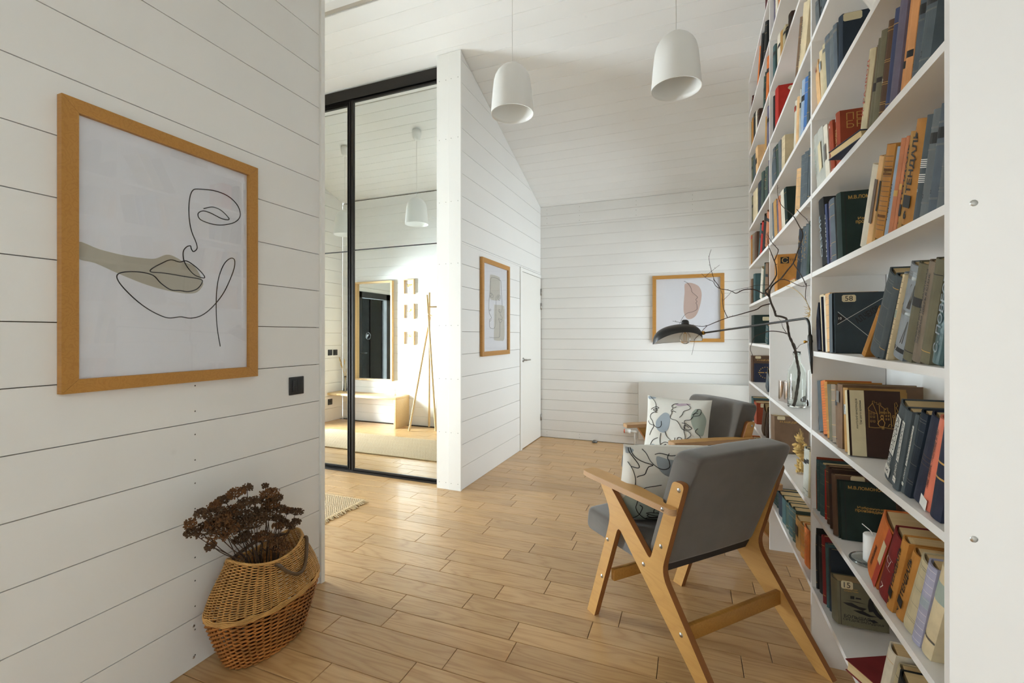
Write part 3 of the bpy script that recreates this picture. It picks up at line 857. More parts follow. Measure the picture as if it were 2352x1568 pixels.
# ---- radiator, valve, doorstop at the far wall
rd = empty('panel_radiator', (0.02, YB - .05, 0.08)); tag(rd, 'flat grey-white panel radiator on the far wall behind the chairs', 'radiator')
R0 = Vector((0.02, YB - .05, .08))
MB(R0).rbox((-0.568, YB - .085, 0.085), (0.612, YB - .035, 0.755), .006).build('front_panel', 'radiator_paint', rd)
MB(R0).box((-0.55, YB - .035, 0.1), (0.60, YB - .004, 0.742)).build('back_panel', 'radiator_paint', rd)
tv = empty('radiator_valve', (-0.63, YB - .06, 0.16)); tag(tv, 'small white thermostat valve with a red ring at the radiator foot', 'valve')
V0_ = Vector((-0.63, YB - .06, .16))
MB(V0_).tube([(-.72, YB - .06, .165), (-.655, YB - .06, .165)], [.024, .026], 16).build('thermostat_head', 'white_plastic', tv)
MB(V0_).tube([(-.732, YB - .06, .165), (-.72, YB - .06, .165)], .0235, 16).build('red_ring', 'orange_plastic', tv)
MB(V0_).tube([(-.655, YB - .06, .165), (-.569, YB - .06, .165)], .015, 10).tube([(-.61, YB - .06, .165), (-.61, YB - .06, 0.001)], .009, 10).build('valve_body', 'white_plastic', tv)
p = onz(1366, 1016, 0)
ds = empty('doorstop', (p.x, p.y, 0)); tag(ds, 'small grey dome doorstop on the floor before the far wall', 'doorstop')
MB().lathe([(0.03, 0.0003), (0.031, .006), (0.028, .018), (0.018, .028), (0.0, .031)], 20).build('dome', 'doorstop_grey', ds)
MB().lathe([(0.0315, 0.004), (0.033, .007), (0.0315, .010), (0.0305, .007), (0.0315, 0.004)], 20).build('rubber_ring', 'black_plastic', ds)

# ---- pendant lamps
def pendant(x, y, zr, dia, label):
    zc = ceil_z(y)
    r = empty('pendant_lamp', (x, y, zr)); tag(r, label, 'pendant lamp', 'white dome pendant lamps')
    R = dia / 2; H = dia * 1.17
    outer = [(R, 0), (R * .985, H * .10), (R * .945, H * .32), (R * .90, H * .52), (R * .86, H * .66), (R * .80, H * .755), (R * .70, H * .835), (R * .56, H * .90), (R * .40, H * .955), (R * .22, H * .99), (R * .1, H)]
    inner = [(a * .965, b - .004 if b > .01 else 0) for a, b in outer]
    MB().lathe(outer + inner[::-1] + [outer[0]], 48).build('lamp_shade', 'white_plastic', r)
    MB().lathe([(0, H * .62), (.03, H * .64), (.036, H * .70), (.03, H * .78), (.018, H * .84), (.018, H * .97), (0, H * .97)], 20).build('bulb', 'white_ceramic', r)
    MB().tube([(0, 0, H * .99), (0, 0, zc - zr - .075)], .0022, 8).build('cord', 'white_cord', r)
    MB().lathe([(.008, zc - zr - .125), (.03, zc - zr - .115), (.044, zc - zr - .09), (.05, zc - zr - .05), (.05, zc - zr - .004)], 28).build('ceiling_canopy', 'white_plastic', r)
    return r
pendant(-.993, 2.535, 2.62, .255, 'white dome pendant lamp in front of the sloped plank wall')
pendant(-.072, 2.60, 2.62, .258, 'white dome pendant lamp nearest the bookcase')
pendant(-3.0, 2.37, 2.60, .27, 'white dome pendant lamp over the hall, seen whole in the mirror')
pendant(-4.12, 2.37, 2.58, .27, 'white dome pendant lamp deep in the hall, cut off at the mirror edge')

# ---- armchairs
def armchair(x, y, fx, fy, label):
    """x, y = front foot of the chair's left frame; local +x forward, +y to the chair's left"""
    W = 0.552; T = 0.026
    rx, ry = fy, -fx
    cx, cy = x + rx * W / 2, y + ry * W / 2
    r = empty('armchair', (cx, cy, 0), math.atan2(fy, fx)); tag(r, label, 'armchair', 'grey armchairs in front of the bookcase')
    prof = [(.028, 0), (-.108, .385), (-.150, .520), (-.064, .642), (-.136, .642), (-.388, .418), (-.506, .762), (-.562, .762), (-.447, .392), (-.757, 0), (-.700, 0), (-.197, .478), (-.028, 0)]
    rad = [0, .05, .06, 0, 0, .020, .018, .030, .05, 0, 0, .030, 0]
    poly = fillet(prof, rad, 5)
    for s in (1, -1):
        yc = s * W / 2
        m = MB((0, yc, 0)); m.prism(poly, 'y', yc - T / 2, yc + T / 2, mi=1, cap_mi=0)
        fr = m.build('side_frame', ['birch_ply', 'ply_edge'], r); fr.location = (0, yc, 0)
        for (bs, bz) in ((-.125, .392), (-.084, .210), (-.352, .384), (-.446, .494), (-.535, .735), (-.545, .215)):
            b = MB().lathe([(0, .0032), (.003, .0032), (.0035, .0018), (.0065, .0022), (.0085, .0008), (.0085, 0)], 14)
            bo = b.build('bolt', 'steel', fr); bo.location = (bs, s * T / 2, bz); bo.rotation_euler = (-s * math.pi / 2, 0, 0)
        # armrest: notched past the rear post on the outside
        ap = [(.032, -.026), (.012, -.034), (-.10, -.036), (-.30, -.030), (-.43, -.014), (-.462, .0145), (-.525, .0145), (-.535, .022), (-.535, .036), (-.52, .046), (-.02, .046), (.028, .038)]
        ap = [(a, b * s) for a, b in ap]
        if s < 0: ap = ap[::-1]
        m = MB((0, yc, .6435)); m.prism([(a, yc + b) for a, b in fillet(ap, .012, 3)], 'z', .6435, .667, mi=1, cap_mi=0)
        am = m.build('armrest', ['birch_ply', 'ply_edge_light'], r); am.location = (0, yc, .6435)
        bo = MB().lathe([(0, .003), (.004, .003), (.008, .001), (.008, 0)], 14).build('bolt', 'steel', am)
        bo.location = (-.487, s * .0462, .012); bo.rotation_euler = (-s * math.pi / 2, 0, 0)
    yi = W / 2 - T / 2
    for (a, z0, z1, nm) in ((-.128, .205, .258, 'stretcher'), (-.545, .186, .242, 'stretcher')):
        MB().rbox((a - .011, -yi, z0), (a + .011, yi, z1), .003, seg=2).build(nm, 'honey_wood', r)
    # seat cushion (slightly crowned, rounded)
    def cushion(prof, half, name, crown):
        poly = fillet(prof, [.03, .035, .025, .02][:len(prof)], 5)
        n = len(poly); ys = [-half, -half + .006, -half + .018, -half + .05, 0, half - .05, half - .018, half - .006, half]
        sh = [.022, .009, .002, 0, 0, 0, .002, .009, .022]
        cx_ = sum(p[0] for p in poly) / n; cz_ = sum(p[1] for p in poly) / n
        vs = []; fs = []
        for k, yy in enumerate(ys):
            bulge = crown * (1 - (yy / half) ** 2)
            for (a, z) in poly:
                dx, dz = a - cx_, z - cz_
                L = math.hypot(dx, dz); q = max(0, (L - sh[k]) / L)
                vs.append((cx_ + dx * q * (1 + bulge), yy, cz_ + dz * q * (1 + bulge)))
        for k in range(len(ys) - 1):
            for i in range(n):
                j = (i + 1) % n
                fs.append((k * n + i, k * n + j, (k + 1) * n + j, (k + 1) * n + i))
        fs.append(tuple(range(n))[::-1]); fs.append(tuple((len(ys) - 1) * n + i for i in range(n)))
        return MB().add(vs, fs, 0, True).build(name, 'fabric_grey', r)
    cushion([(.082, .368), (.070, .474), (-.36, .470), (-.40, .362)], yi - .002, 'seat_cushion', .015)
    cushion([(-.345, .425), (-.490, .872), (-.612, .862), (-.425, .398)], yi - .002, 'back_cushion', .02)
    MB().box((-.38, -yi + .05, .356), (.0, yi - .05, .3635)).build('seat_base', 'underside_cloth', r)
    MB().prism([(-.418, .400), (-.40, .362), (-.36, .355), (-.36, .385)], 'y', -yi + .006, yi - .006).build('back_base', 'underside_cloth', r)
    return r
chA = armchair(-.427, 2.131, -.741, .672, 'grey upholstered armchair with plywood frame, nearest the viewer')
chB = armchair(-.086, 2.874, -.812, -.584, 'grey upholstered armchair farther back, facing left towards the viewer')

# ---- printed scatter cushions
def pillow(chair_root, s, lat_c, z, yaw, pitch, roll, size, label, strokes, blobs, un, lr, fc=1):
    m = chair_root.matrix_basis @ Vector((s, lat_c, z))
    r = empty('scatter_cushion', m); tag(r, label, 'cushion', 'cushions printed with line faces')
    rot = Matrix.Rotation(chair_root.rotation_euler.z + yaw, 4, 'Z') @ Matrix.Rotation(pitch, 4, 'Y') @ Matrix.Rotation(roll, 4, 'X')
    r.rotation_euler = rot.to_euler()
    H = size / 2; TH = .075
    def S(a, b, side=fc, e=0.0):   # fc = +1 print on the front, -1 on the back; b up, thickness along local x
        ea, eb = 1 - abs(a) ** 2.6, 1 - abs(b) ** 2.6
        th = TH * (max(ea, 0) * max(eb, 0)) ** 0.5 + e
        pin = 1 - 0.055 * (1 - b * b) ; pin2 = 1 - 0.055 * (1 - a * a)
        w = 0.004 * math.sin(7 * a + 3 * b) * (1 - abs(b)) + 0.003 * math.sin(9 * b - 4 * a)
        return Vector((side * (th + w * (max(ea * eb, 0))), fc * a * H * pin, b * H * pin2))
    NN = 26; vs = []; fs = []
    for side in (1, -1):
        for i in range(NN + 1):
            for j in range(NN + 1):
                vs.append(S(-1 + 2 * i / NN, -1 + 2 * j / NN, side))
    for sd in (0, 1):
        o = sd * (NN + 1) ** 2
        for i in range(NN):
            for j in range(NN):
                q = (o + i * (NN + 1) + j, o + (i + 1) * (NN + 1) + j, o + (i + 1) * (NN + 1) + j + 1, o + i * (NN + 1) + j + 1)
                fs.append(q[::-1] if sd == 0 else q)
    MB().add(vs, [f[::-1] for f in fs], 0, True).build('cover', 'pillow_cotton', r)
    for k, (b, mt) in enumerate(blobs):
        pts = [un(p) for p in b]
        pts = catmull([Vector((p[0], p[1], 0)) for p in pts], 3, True)
        c = Vector((sum(p.x for p in pts) / len(pts), sum(p.y for p in pts) / len(pts), 0))
        rings = 6; n = len(pts); vv = []; ff = []
        for q in range(1, rings + 1):
            for p in pts:
                w = c + (p - c) * (q / rings)
                vv.append(S(max(-.97, min(.97, w.x)), max(-.97, min(.97, w.y)), fc, .0012 + .0002 * k))
        vv.append(S(c.x, c.y, fc, .0012 + .0002 * k))
        for q in range(rings - 1):
            for i in range(n):
                j = (i + 1) % n; ff.append((q * n + i, (q + 1) * n + i, (q + 1) * n + j, q * n + j))
        for i in range(n): ff.append((rings * n, i, (i + 1) % n))
        MB().add(vv, ff, 0, True).build('printed_shape', mt, r)
    m = MB()
    for st in strokes:
        q = catmull([Vector((*un(p), 0)) for p in st], 5)
        q = [p for p in q if abs(p.x) < .985 and abs(p.y) < .985]
        if len(q) > 1: m.tube([S(p.x, p.y, fc, .0022) for p in q], lr, 4)
    m.build('printed_line', 'ink', r)
    return r
PN = [[(235,120),(240,180),(300,250),(370,330),(370,375),(285,385)], [(255,135),(290,210),(360,260),(450,285),(540,300),(490,330),(470,380),(455,450),(400,490),(375,520)],
      [(380,120),(450,170),(500,250),(570,310),(640,345),(700,345),(745,310),(735,240),(715,200),(740,160)], [(560,175),(620,160),(700,170),(760,180),(850,175),(930,185),(980,215),(1050,255)],
      [(775,485),(755,560),(755,680),(765,770),(790,815),(780,860),(768,890)], [(865,445),(900,520),(950,580),(1040,620),(1125,672)], [(685,597),(600,630),(510,660),(465,710),(450,750)],
      [(1000,710),(900,700),(820,725),(775,770),(790,795),(830,780),(870,760),(935,757),(900,785),(840,790),(850,820),(910,795)], [(1075,823),(990,845),(950,865),(945,920),(965,980),(990,1020)],
      [(245,340),(290,390),(330,460),(365,560),(380,650),(375,715)], [(465,970),(475,1050),(520,1140),(580,1210),(640,1270),(720,1300),(800,1305),(905,1275)], [(500,980),(540,1020),(545,1100),(540,1180),(515,1250),(480,1290),(430,1290)],
      [(605,1125),(650,1105),(690,1110),(740,1110),(770,1150),(820,1193),(740,1185),(640,1140),(605,1125)], [(640,1140),(630,1180),(680,1215),(770,1220),(740,1235),(650,1235),(635,1270)],
      [(1130,240),(1200,190),(1270,190),(1230,240),(1150,275)], [(1190,420),(1230,520),(1210,640),(1260,760)],
      [(450,750),(455,850),(465,970)], [(768,890),(740,960),(700,1010),(680,1060),(690,1110)], [(310,830),(360,790),(420,800)], [(900,1130),(905,1200),(950,1235)], [(300,960),(310,1060),(330,1180)], [(380,1300),(430,1290),(460,1320),(410,1385)]]
def unN(p):
    t = (p[1] - 120) / 1300; xl = 175 + 175 * t; xr = 1400 - 60 * t
    return (-1 + 2 * (p[0] - xl) / (xr - xl), 1 - 2 * t)
BN = [([(580,195),(700,215),(850,235),(970,240),(965,340),(920,430),(830,475),(730,450),(650,390),(595,310)], 'print_blue'),
      ([(450,745),(560,745),(680,800),(760,880),(850,960),(890,1080),(880,1200),(810,1290),(680,1310),(540,1290),(420,1220),(340,1100),(320,980),(340,860)], 'print_green'),
      ([(175,150),(240,140),(300,160),(250,210),(200,220)], 'print_blue')]
pillow(chA, -.262, .088, .652, math.radians(-26), math.radians(-22), math.radians(1), .405, 'white cushion with black line faces on the nearest armchair', PN, BN, unN, .0019, -1)
PF = [[(560,145),(600,180),(660,230),(695,290),(700,420)], [(600,360),(650,335),(720,325),(760,345),(720,350),(650,365),(690,395),(730,375),(700,350)], [(730,410),(650,410),(590,440),(585,490),(630,540),(650,590),(700,630),(760,640),(800,610),(800,545)],
      [(535,530),(570,580),(660,610),(610,680),(570,745)], [(790,725),(770,800),(770,880),(780,950),(755,1010),(790,1045),(830,1035)], [(865,700),(890,770),(960,830),(1020,880),(1000,930),(900,945),(875,990),(890,1050),(930,1090)],
      [(910,865),(850,855),(780,890),(820,900),(870,885),(830,920),(810,905)], [(1110,290),(1050,290),(1000,320),(1020,360),(990,390),(1000,430),(970,480),(990,515),(1080,545),(1130,600),(1170,670),(1260,700),(1300,750),(1250,790),(1180,830),(1130,890),(1040,895)],
      [(1250,300),(1310,350),(1300,385),(1210,410),(1180,460),(1135,500)], [(1360,490),(1310,540),(1220,550),(1220,620),(1195,690),(1205,790),(1160,880)], [(1350,470),(1420,430),(1430,400),(1470,400),(1490,430),(1460,480),(1400,490),(1360,480),(1400,455),(1440,460)],
      [(1170,580),(1230,590),(1290,630),(1320,660),(1260,680),(1200,650),(1220,610),(1280,650)], [(1415,660),(1370,700),(1400,735),(1430,760),(1440,800),(1400,840),(1360,810),(1330,860),(1260,900),(1190,905)],
      [(1030,790),(1020,850),(1040,890),(1100,870),(1070,830),(1080,790),(1130,790),(1160,840),(1140,890),(1100,920)], [(730,790),(640,820),(590,880),(570,980)], [(520,980),(530,1060),(570,1090)], [(580,980),(620,940),(700,950),(725,1010),(710,1080)],
      [(605,990),(650,970),(695,1005),(650,1015),(590,1050)], [(1000,410),(1030,400),(1075,418)], [(1030,345),(1050,350),(1080,335)], [(1380,860),(1400,900),(1430,870)]]
def unF(p):
    t = (p[1] - 130) / 960
    xl = 500 - 90 * t; xr = 1680 - 230 * t
    a = (p[0] - xl) / (xr - xl); t2 = (p[1] - (130 + 150 * a)) / (940 - 60 * a)
    return (-1 + 2 * a, 1 - 2 * t2)
BF = [([(835,430),(900,420),(960,460),(965,560),(930,650),(860,715),(770,700),(710,640),(700,560),(750,490)], 'print_blue'),
      ([(1400,390),(1470,410),(1530,480),(1550,560),(1510,680),(1470,760),(1410,740),(1350,660),(1320,560),(1335,460)], 'print_green'),
      ([(620,880),(700,910),(770,980),(780,1060),(640,1080),(500,1070),(470,1040),(530,950)], 'print_blue'),
      ([(520,150),(600,150),(690,180),(620,195),(540,195)], 'print_blue'), ([(1060,295),(1200,290),(1320,310),(1250,325),(1120,325)], 'print_lilac')]
pillow(chB, -.205, -.015, .668, math.radians(38), math.radians(-14), math.radians(0), .43, 'white cushion with black line faces on the farther armchair', PF, BF, unF, .0018)
# ================================================================== BOOKCASE
BX0, BX1 = 0.447, 0.685
UP = [(1.081, 1.100), (2.112, 2.130), (3.137, 3.155), (4.180, 4.198)]
def shelf_z(k): return 0.305 + 0.3105 * k if k < 10 else 3.385
bc = empty('bookcase', (BX0, 2.64, 0)); tag(bc, 'tall white open bookcase filling the right wall up to the ceiling', 'bookcase')
BC0 = Vector((BX0, 2.64, 0))
for (a, b) in UP:
    zt = min(ceil_z(a), ceil_z(b)) - 0.006
    o = MB((BX0, a, 0)).box((BX0, a, 0), (BX1, b, zt)).build('upright_panel', 'white_shelf', bc); o.location = Vector((BX0, a, 0)) - BC0
BAYS = {'A': (1.100, 2.112), 'B': (2.130, 3.137), 'C': (3.155, 4.180)}
for nm, (a, b) in BAYS.items():
    for k in range(11):
        if nm == 'B' and k == 3: continue
        if nm == 'A' and k > 9: continue
        z = shelf_z(k)
        if min(ceil_z(a), ceil_z(b)) < z + 0.004: continue
        o = MB((BX0, a, z)).box((BX0 + .001, a, z - .019), (BX1, b, z)).build('shelf_board', 'white_shelf', bc); o.location = Vector((BX0, a, z)) - BC0
for v in (466, 1238):
    p = ony(2237, v, 1.081); q = screw(bc, Vector((p.x, 1.0804, p.z)) - BC0, '-y')
    q.scale = (1.3, 1.3, 1.3)

# ---- books
C_ = dict(navy=(44, 48, 66), black=(34, 35, 36), ink_blue=(36, 46, 58), petrol=(54, 64, 70), slate=(84, 93, 98), grey=(108, 113, 115), blue_grey=(92, 101, 109), blue=(70, 78, 112), bright_blue=(70, 112, 170), pale_blue=(160, 178, 200),
          cream=(214, 196, 160), ivory=(222, 214, 196), pale_grey=(186, 186, 176), tan=(184, 142, 84), ochre=(188, 130, 62), peach=(222, 180, 130), salmon=(196, 128, 92), coral=(232, 130, 104), orange=(208, 116, 58), apricot=(214, 152, 98),
          rust=(150, 66, 40), red=(176, 44, 34), dark_red=(120, 36, 36), maroon=(82, 34, 34), brown=(94, 70, 54), dark_brown=(64, 44, 36), umber=(124, 98, 76), olive=(116, 110, 88), green=(66, 82, 74), dark_green=(34, 50, 46),
          teal=(66, 92, 94), silver=(150, 156, 162), beige=(196, 182, 148), lavender=(168, 166, 188), violet=(104, 98, 116), gold_brown=(178, 124, 60), taupe=(136, 122, 106))
CN = {k: k.replace('_', ' ') for k in C_}
_bm = {}
def book_meshes(t, h, d, glossy):
    key = (round(t, 4), round(h, 4), round(d, 4), glossy)
    if key in _bm: return _bm[key]
    b = 0.0026; sq = 0.003
    bul = min(0.007, t * 0.22)
    arc = [(-bul * math.sin(math.pi * i / 6), t * i / 6) for i in range(7)]
    arci = [(b + p[0] * 0.8, min(max(p[1], b), t - b)) for p in arc]
    poly = [(d, 0), (.006, 0)] + arc + [(.006, t), (d, t), (d, t - b), (.008, t - b)] + arci[::-1] + [(.008, b), (d, b)]
    me = MB().prism(poly, 'z', 0, h).mesh('book', 'book_glossy' if glossy else 'book_cloth')
    # page block, slightly hollow fore-edge
    pp = [(.006, b + .0003), (d - sq, b + .0003), (d - sq - .002, t * .3), (d - sq - .003, t / 2), (d - sq - .002, t * .7), (d - sq, t - b - .0003), (.006, t - b - .0003)]
    pg = MB().prism(pp, 'z', sq, h - sq).mesh('pages', 'book_pages')
    _bm[key] = (me, pg); return _bm[key]
def letter(parent, s, mat, org, right, up, w, hgt=None, bold=0.0, shear=0.0, name='lettering'):
    me, tw, th, cx, cy = text_mesh(s, mat, bold, shear)
    if len(s) < 3 and hgt is None: sx = sy = w / max(tw, th)
    else:
        sx = w / tw; sy = sx if hgt is None else hgt / th
    R, U_ = Vector(right).normalized(), Vector(up).normalized(); Nn = R.cross(U_)
    M = Matrix.Identity(4)
    for i in range(3):
        M[i][0] = R[i] * sx; M[i][1] = U_[i] * sy; M[i][2] = Nn[i]
    c = Vector(org) - R * cx * sx - U_ * cy * sy
    for i in range(3): M[i][3] = c[i]
    o = link(name, me, parent); o.matrix_basis = M
    return o
def patch(parent, name, mat, org, right, up, w, h_, th=0.0006, chamfer=0.0):
    R, U_ = Vector(right).normalized(), Vector(up).normalized(); Nn = R.cross(U_)
    c = chamfer
    pl = [(-w / 2 + c, -h_ / 2), (w / 2 - c, -h_ / 2), (w / 2, -h_ / 2 + c), (w / 2, h_ / 2 - c), (w / 2 - c, h_ / 2), (-w / 2 + c, h_ / 2), (-w / 2, h_ / 2 - c), (-w / 2, -h_ / 2 + c)] if c else [(-w / 2, -h_ / 2), (w / 2, -h_ / 2), (w / 2, h_ / 2), (-w / 2, h_ / 2)]
    O = Vector(org); k = len(pl)
    vs = [O + R * a + U_ * b for a, b in pl] + [O + R * a + U_ * b + Nn * th for a, b in pl]
    fs = [tuple(range(k))[::-1], tuple(range(k, 2 * k))] + [(i, (i + 1) % k, k + (i + 1) % k, k + i) for i in range(k)]
    return MB().add(vs, fs).build(name, mat, parent)
def spine_pos(t, y, z): return (-min(.007, t * .22) * math.sin(math.pi * min(max(y / t, 0), 1)) - .0006, y, z)
def sp_text(b, s, mat, z, length, y=None, hgt=None, bold=0.01, up=True, shear=0):
    t = b['t_']; y = t / 2 if y is None else y
    org = spine_pos(t, y, z)
    return letter(b, s, mat, org, (0, 0, 1), (0, 1, 0), length, hgt, bold, shear) if up else letter(b, s, mat, org, (0, -1, 0), (0, 0, 1), length, hgt, bold, shear)
def sp_band(b, mat, z, h_, frac=0.98):
    """band following the rounded spine"""
    t = b['t_']; bul = min(.007, t * .22); n = 6
    vs = []
    for i in range(n + 1):
        y = t * (0.5 - frac / 2 + frac * i / n); x = -bul * math.sin(math.pi * y / t) - .0005
        vs += [(x, y, z - h_ / 2), (x, y, z + h_ / 2)]
    fs = [(2 * i, 2 * i + 1, 2 * i + 3, 2 * i + 2) for i in range(n)]
    return MB().add(vs, fs).build('band', mat, b)
CELLS = {}
BOOKS = []
XS = BX0 + 0.020
def yb(u, xs): return onx(u, V0, xs).y
def book(u0, u1, v, du, col, deco=None, ur=None, depth=None, label=None, glossy=False, xs=None, k=None, h=None, tf=1.0):
    """u0/u1: pixel columns of the spine at its foot, v: pixel row of the spine's top at its left edge, du: shift of the top"""
    xs = XS + random.uniform(-.006, .006) if xs is None else xs
    yf, yn = yb(u0, xs), yb(u1, xs)
    top = onx(u0 + du, v, xs)
    if k is None: k = int(math.floor((top.z - 0.305 - 0.02) / 0.3105))
    zs = shelf_z(k)
    H = (top.z - zs) if h is None else h
    a = math.atan2(yf - yb(u0 + du, xs), max(H, .05)) if du else 0.0     # >0: top towards the viewer
    bay = 'A' if yn < 2.113 else ('B' if yn < 3.14 else 'C')
    BOOKS.append(dict(yf=yf, yn=yn, H=H, a=a, k=k, zs=zs, xs=xs, col=col, deco=deco, ur=ur, depth=depth, label=label, glossy=glossy, bay=bay, vmid=v))
def place_books():
    cells = {}
    for b in BOOKS: cells.setdefault((b['bay'], b['k']), []).append(b)
    BN_ = {'A': 'right bay', 'B': 'middle bay', 'C': 'left bay'}
    ORD = ['zeroth', 'first', 'second', 'third', 'fourth', 'fifth', 'sixth', 'seventh', 'eighth', 'ninth', 'tenth', 'eleventh', 'twelfth', 'thirteenth', 'fourteenth', 'fifteenth', 'sixteenth', 'seventeenth', 'eighteenth', 'nineteenth', 'twentieth']
    for (bay, k), L in cells.items():
        L.sort(key=lambda b: -(b['yf'] + b['yn']))
        lo, hi = BAYS[bay]
        prev = None
        for i, b in enumerate(L):
            b['yf'] = min(b['yf'], hi - .002)
            if prev is not None: b['yf'] = min(b['yf'], prev['yn'] - .0008)
            b['yn'] = max(min(b['yn'], b['yf'] - .006), lo + .002)
            if b['yf'] - b['yn'] < .006: b['yf'] = b['yn'] + .006
            # keep tops from crossing: a book may not lean farther than its far neighbour allows
            if prev is not None:
                gap = prev['yn'] - prev['H'] * math.sin(prev['a']) - (b['yf'] - b['H'] * math.sin(b['a']))
                if gap < 0 and b['H'] > .05:
                    s = min(.9, max(-.9, math.sin(b['a']) - gap / b['H'])); b['a'] = math.asin(s)
            prev = b
            t = (b['yf'] - b['yn']) * math.cos(b['a'])
            a = b['a']
            zc = min(b['H'] / max(.5, math.cos(a)), 0.283)
            if k >= 9: zc = min(zc, (ceil_z(b['yn']) - b['zs'] - .02))
            H = max(zc, .05)
            d = b['depth'] or random.uniform(.128, .165)
            if b['ur'] is not None: d = ony(b['ur'], V0, b['yn'] - H * .5 * math.sin(a)).x - b['xs']
            d = max(.09, min(d, BX1 - .004 - b['xs']))
            me, pg = book_meshes(t, H, d, b['glossy'])
            o = link('book', me)
            c = lin(C_[b['col']])
            j = random.uniform(.93, 1.07)
            o.color = (c[0] * j, c[1] * j, c[2] * j, 1)
            z = b['zs'] + .0004
            if a >= 0: o.location = (b['xs'], b['yn'], z)
            else: o.location = (b['xs'], b['yf'] - t * math.cos(a), z + t * math.sin(-a))
            o.rotation_euler = (a, 0, 0)
            link('pages', pg, o)
            size = 'thick' if t > .032 else ('slim' if t < .015 else '')
            nm = ' '.join(x for x in (size, CN[b['col']], 'book') if x)
            lab = b['label'] or f"{nm}, {ORD[i + 1]} from left on the {ORD[k + 1]} shelf up, {BN_[bay]}"
            tag(o, lab, 'book', f"books on the {ORD[k + 1]} shelf up, {BN_[bay]}")
            o['t_'] = t; o['h_'] = H; o['d_'] = d
            if b['deco']: b['deco'](o, t, H, d)
            elif t > .011:
                q = random.random()
                if q < .35:
                    for f_ in (.86, .12): sp_band(o, random.choice(('gold_print', 'black_print', 'gold_print')), H * f_, .0016)
                elif q < .6:
                    sp_band(o, 'black_print', H * random.uniform(.62, .78), H * .09); sp_band(o, 'black_print', H * .1, .002)
                elif q < .75:
                    for f_ in (.9, .72, .3, .1): sp_band(o, 'gold_print', H * f_, .0012)
            for kk in ('t_', 'h_', 'd_'): del o[kk]

# decorations --------------------------------------------------------------
RX, UZ = (1, 0, 0), (0, 0, 1)
def cov(x, z, e=.0006): return (x, -e, z)
def d_lomonosov(o, t, H, d):
    letter(o, 'М.В.ЛОМОНОСОВ', 'gold_print', cov(d * .54, H * .905), RX, UZ, d * .80, H * .055, .02)
    letter(o, 'Избранные', 'gold_print', cov(d * .55, H * .575), RX, UZ, d * .50, H * .05, .02)
    letter(o, 'произведения', 'gold_print', cov(d * .56, H * .52), RX, UZ, d * .60, H * .055, .02)
    patch(o, 'hinge_groove', 'black_print', cov(d * .075, H / 2, .0), RX, UZ, .0022, H * .99, .0003)
def d_label(o, t, H, d, text=None, w=.034, h_=.017, fx=.22, fz=.93):
    patch(o, 'paper_label', 'paper_label', cov(d * fx, H * fz, 0), RX, UZ, w, h_, .0005, .004)
    if text: letter(o, text, 'ink', cov(d * fx, H * fz, .0008), RX, UZ, w * .55)
def d_chekhov(o, t, H, d):
    patch(o, 'cloth_spine', 'slate_cloth', (-min(.007, t * .22) - .0002, t / 2, H / 2), (0, 0, 1), (0, 1, 0), H * .99, t * .9, .0003)
    d_label(o, t, H, d, '58', .040, .024, .24, .90)
    def ln(a, b, wd=.0011):
        A, B = Vector((a[0] * d, -.0006, a[1] * H)), Vector((b[0] * d, -.0006, b[1] * H)); mid = (A + B) / 2; dirv = B - A
        patch(o, 'printed_line', 'white_print', (mid.x, -.0001, mid.z), dirv, Vector((0, -1, 0)).cross(dirv) * -1 if False else Vector((-dirv.z, 0, dirv.x)), dirv.length, wd, .0005)
    ln((.04, .47), (.97, .99)); ln((.05, .68), (.62, .22))
    m = MB().add([(d * .045, -.0004, H * .48), (d * .045, -.0004, H * .66), (d * .19, -.0004, H * .565)], [(0, 2, 1)]).build('printed_shape', 'black_print', o)
    letter(o, '10', 'white_print', cov(d * .085, H * .57, .0008), RX, UZ, .009)
    v = Vector((.93 * d, 0, .52 * H)).normalized(); n = Vector((-v.z, 0, v.x))
    letter(o, 'А.П.ЧЕХОВ', 'black_print', cov(d * .54, H * .63, .0007), v, n, d * .46, .022, .03)
def d_petrus(o, t, H, d):
    letter(o, 'ПЕТРУСЬ', 'gold_print', cov(d * .52, H * .88), RX, UZ, d * .86, H * .13, -.012)
    letter(o, 'БРОВКА', 'gold_print', cov(d * .52, H * .74), RX, UZ, d * .86, H * .13, -.012)
    sp_text(o, '1', 'white_print', H * .9, t * .5, up=False); sp_text(o, 'ПЕТРУСЬ БРОВКА', 'gold_print', H * .45, H * .55, hgt=t * .4)
def d_num(n, mat='white_print', fz=.9):
    return lambda o, t, H, d: (sp_text(o, n, mat, H * fz, t * .5, up=False), sp_band(o, mat, H * .06, .0012))
def d_stendhal(num):
    def f(o, t, H, d):
        sp_text(o, 'ТЕНДАЛЬ', 'black_print', H * .60, H * .58, hgt=t * .5, bold=.03)
        patch(o, 'printed_block', 'black_print', (-min(.007, t * .22) - .0003, t / 2, H * .23), (0, 0, 1), (0, 1, 0), H * .12, t * .62, .0004)
        sp_text(o, 'С', 'gold_print', H * .23, H * .075, hgt=t * .42)
        sp_text(o, num, 'black_print', H * .10, t * .35, up=False, bold=.05)
    return f
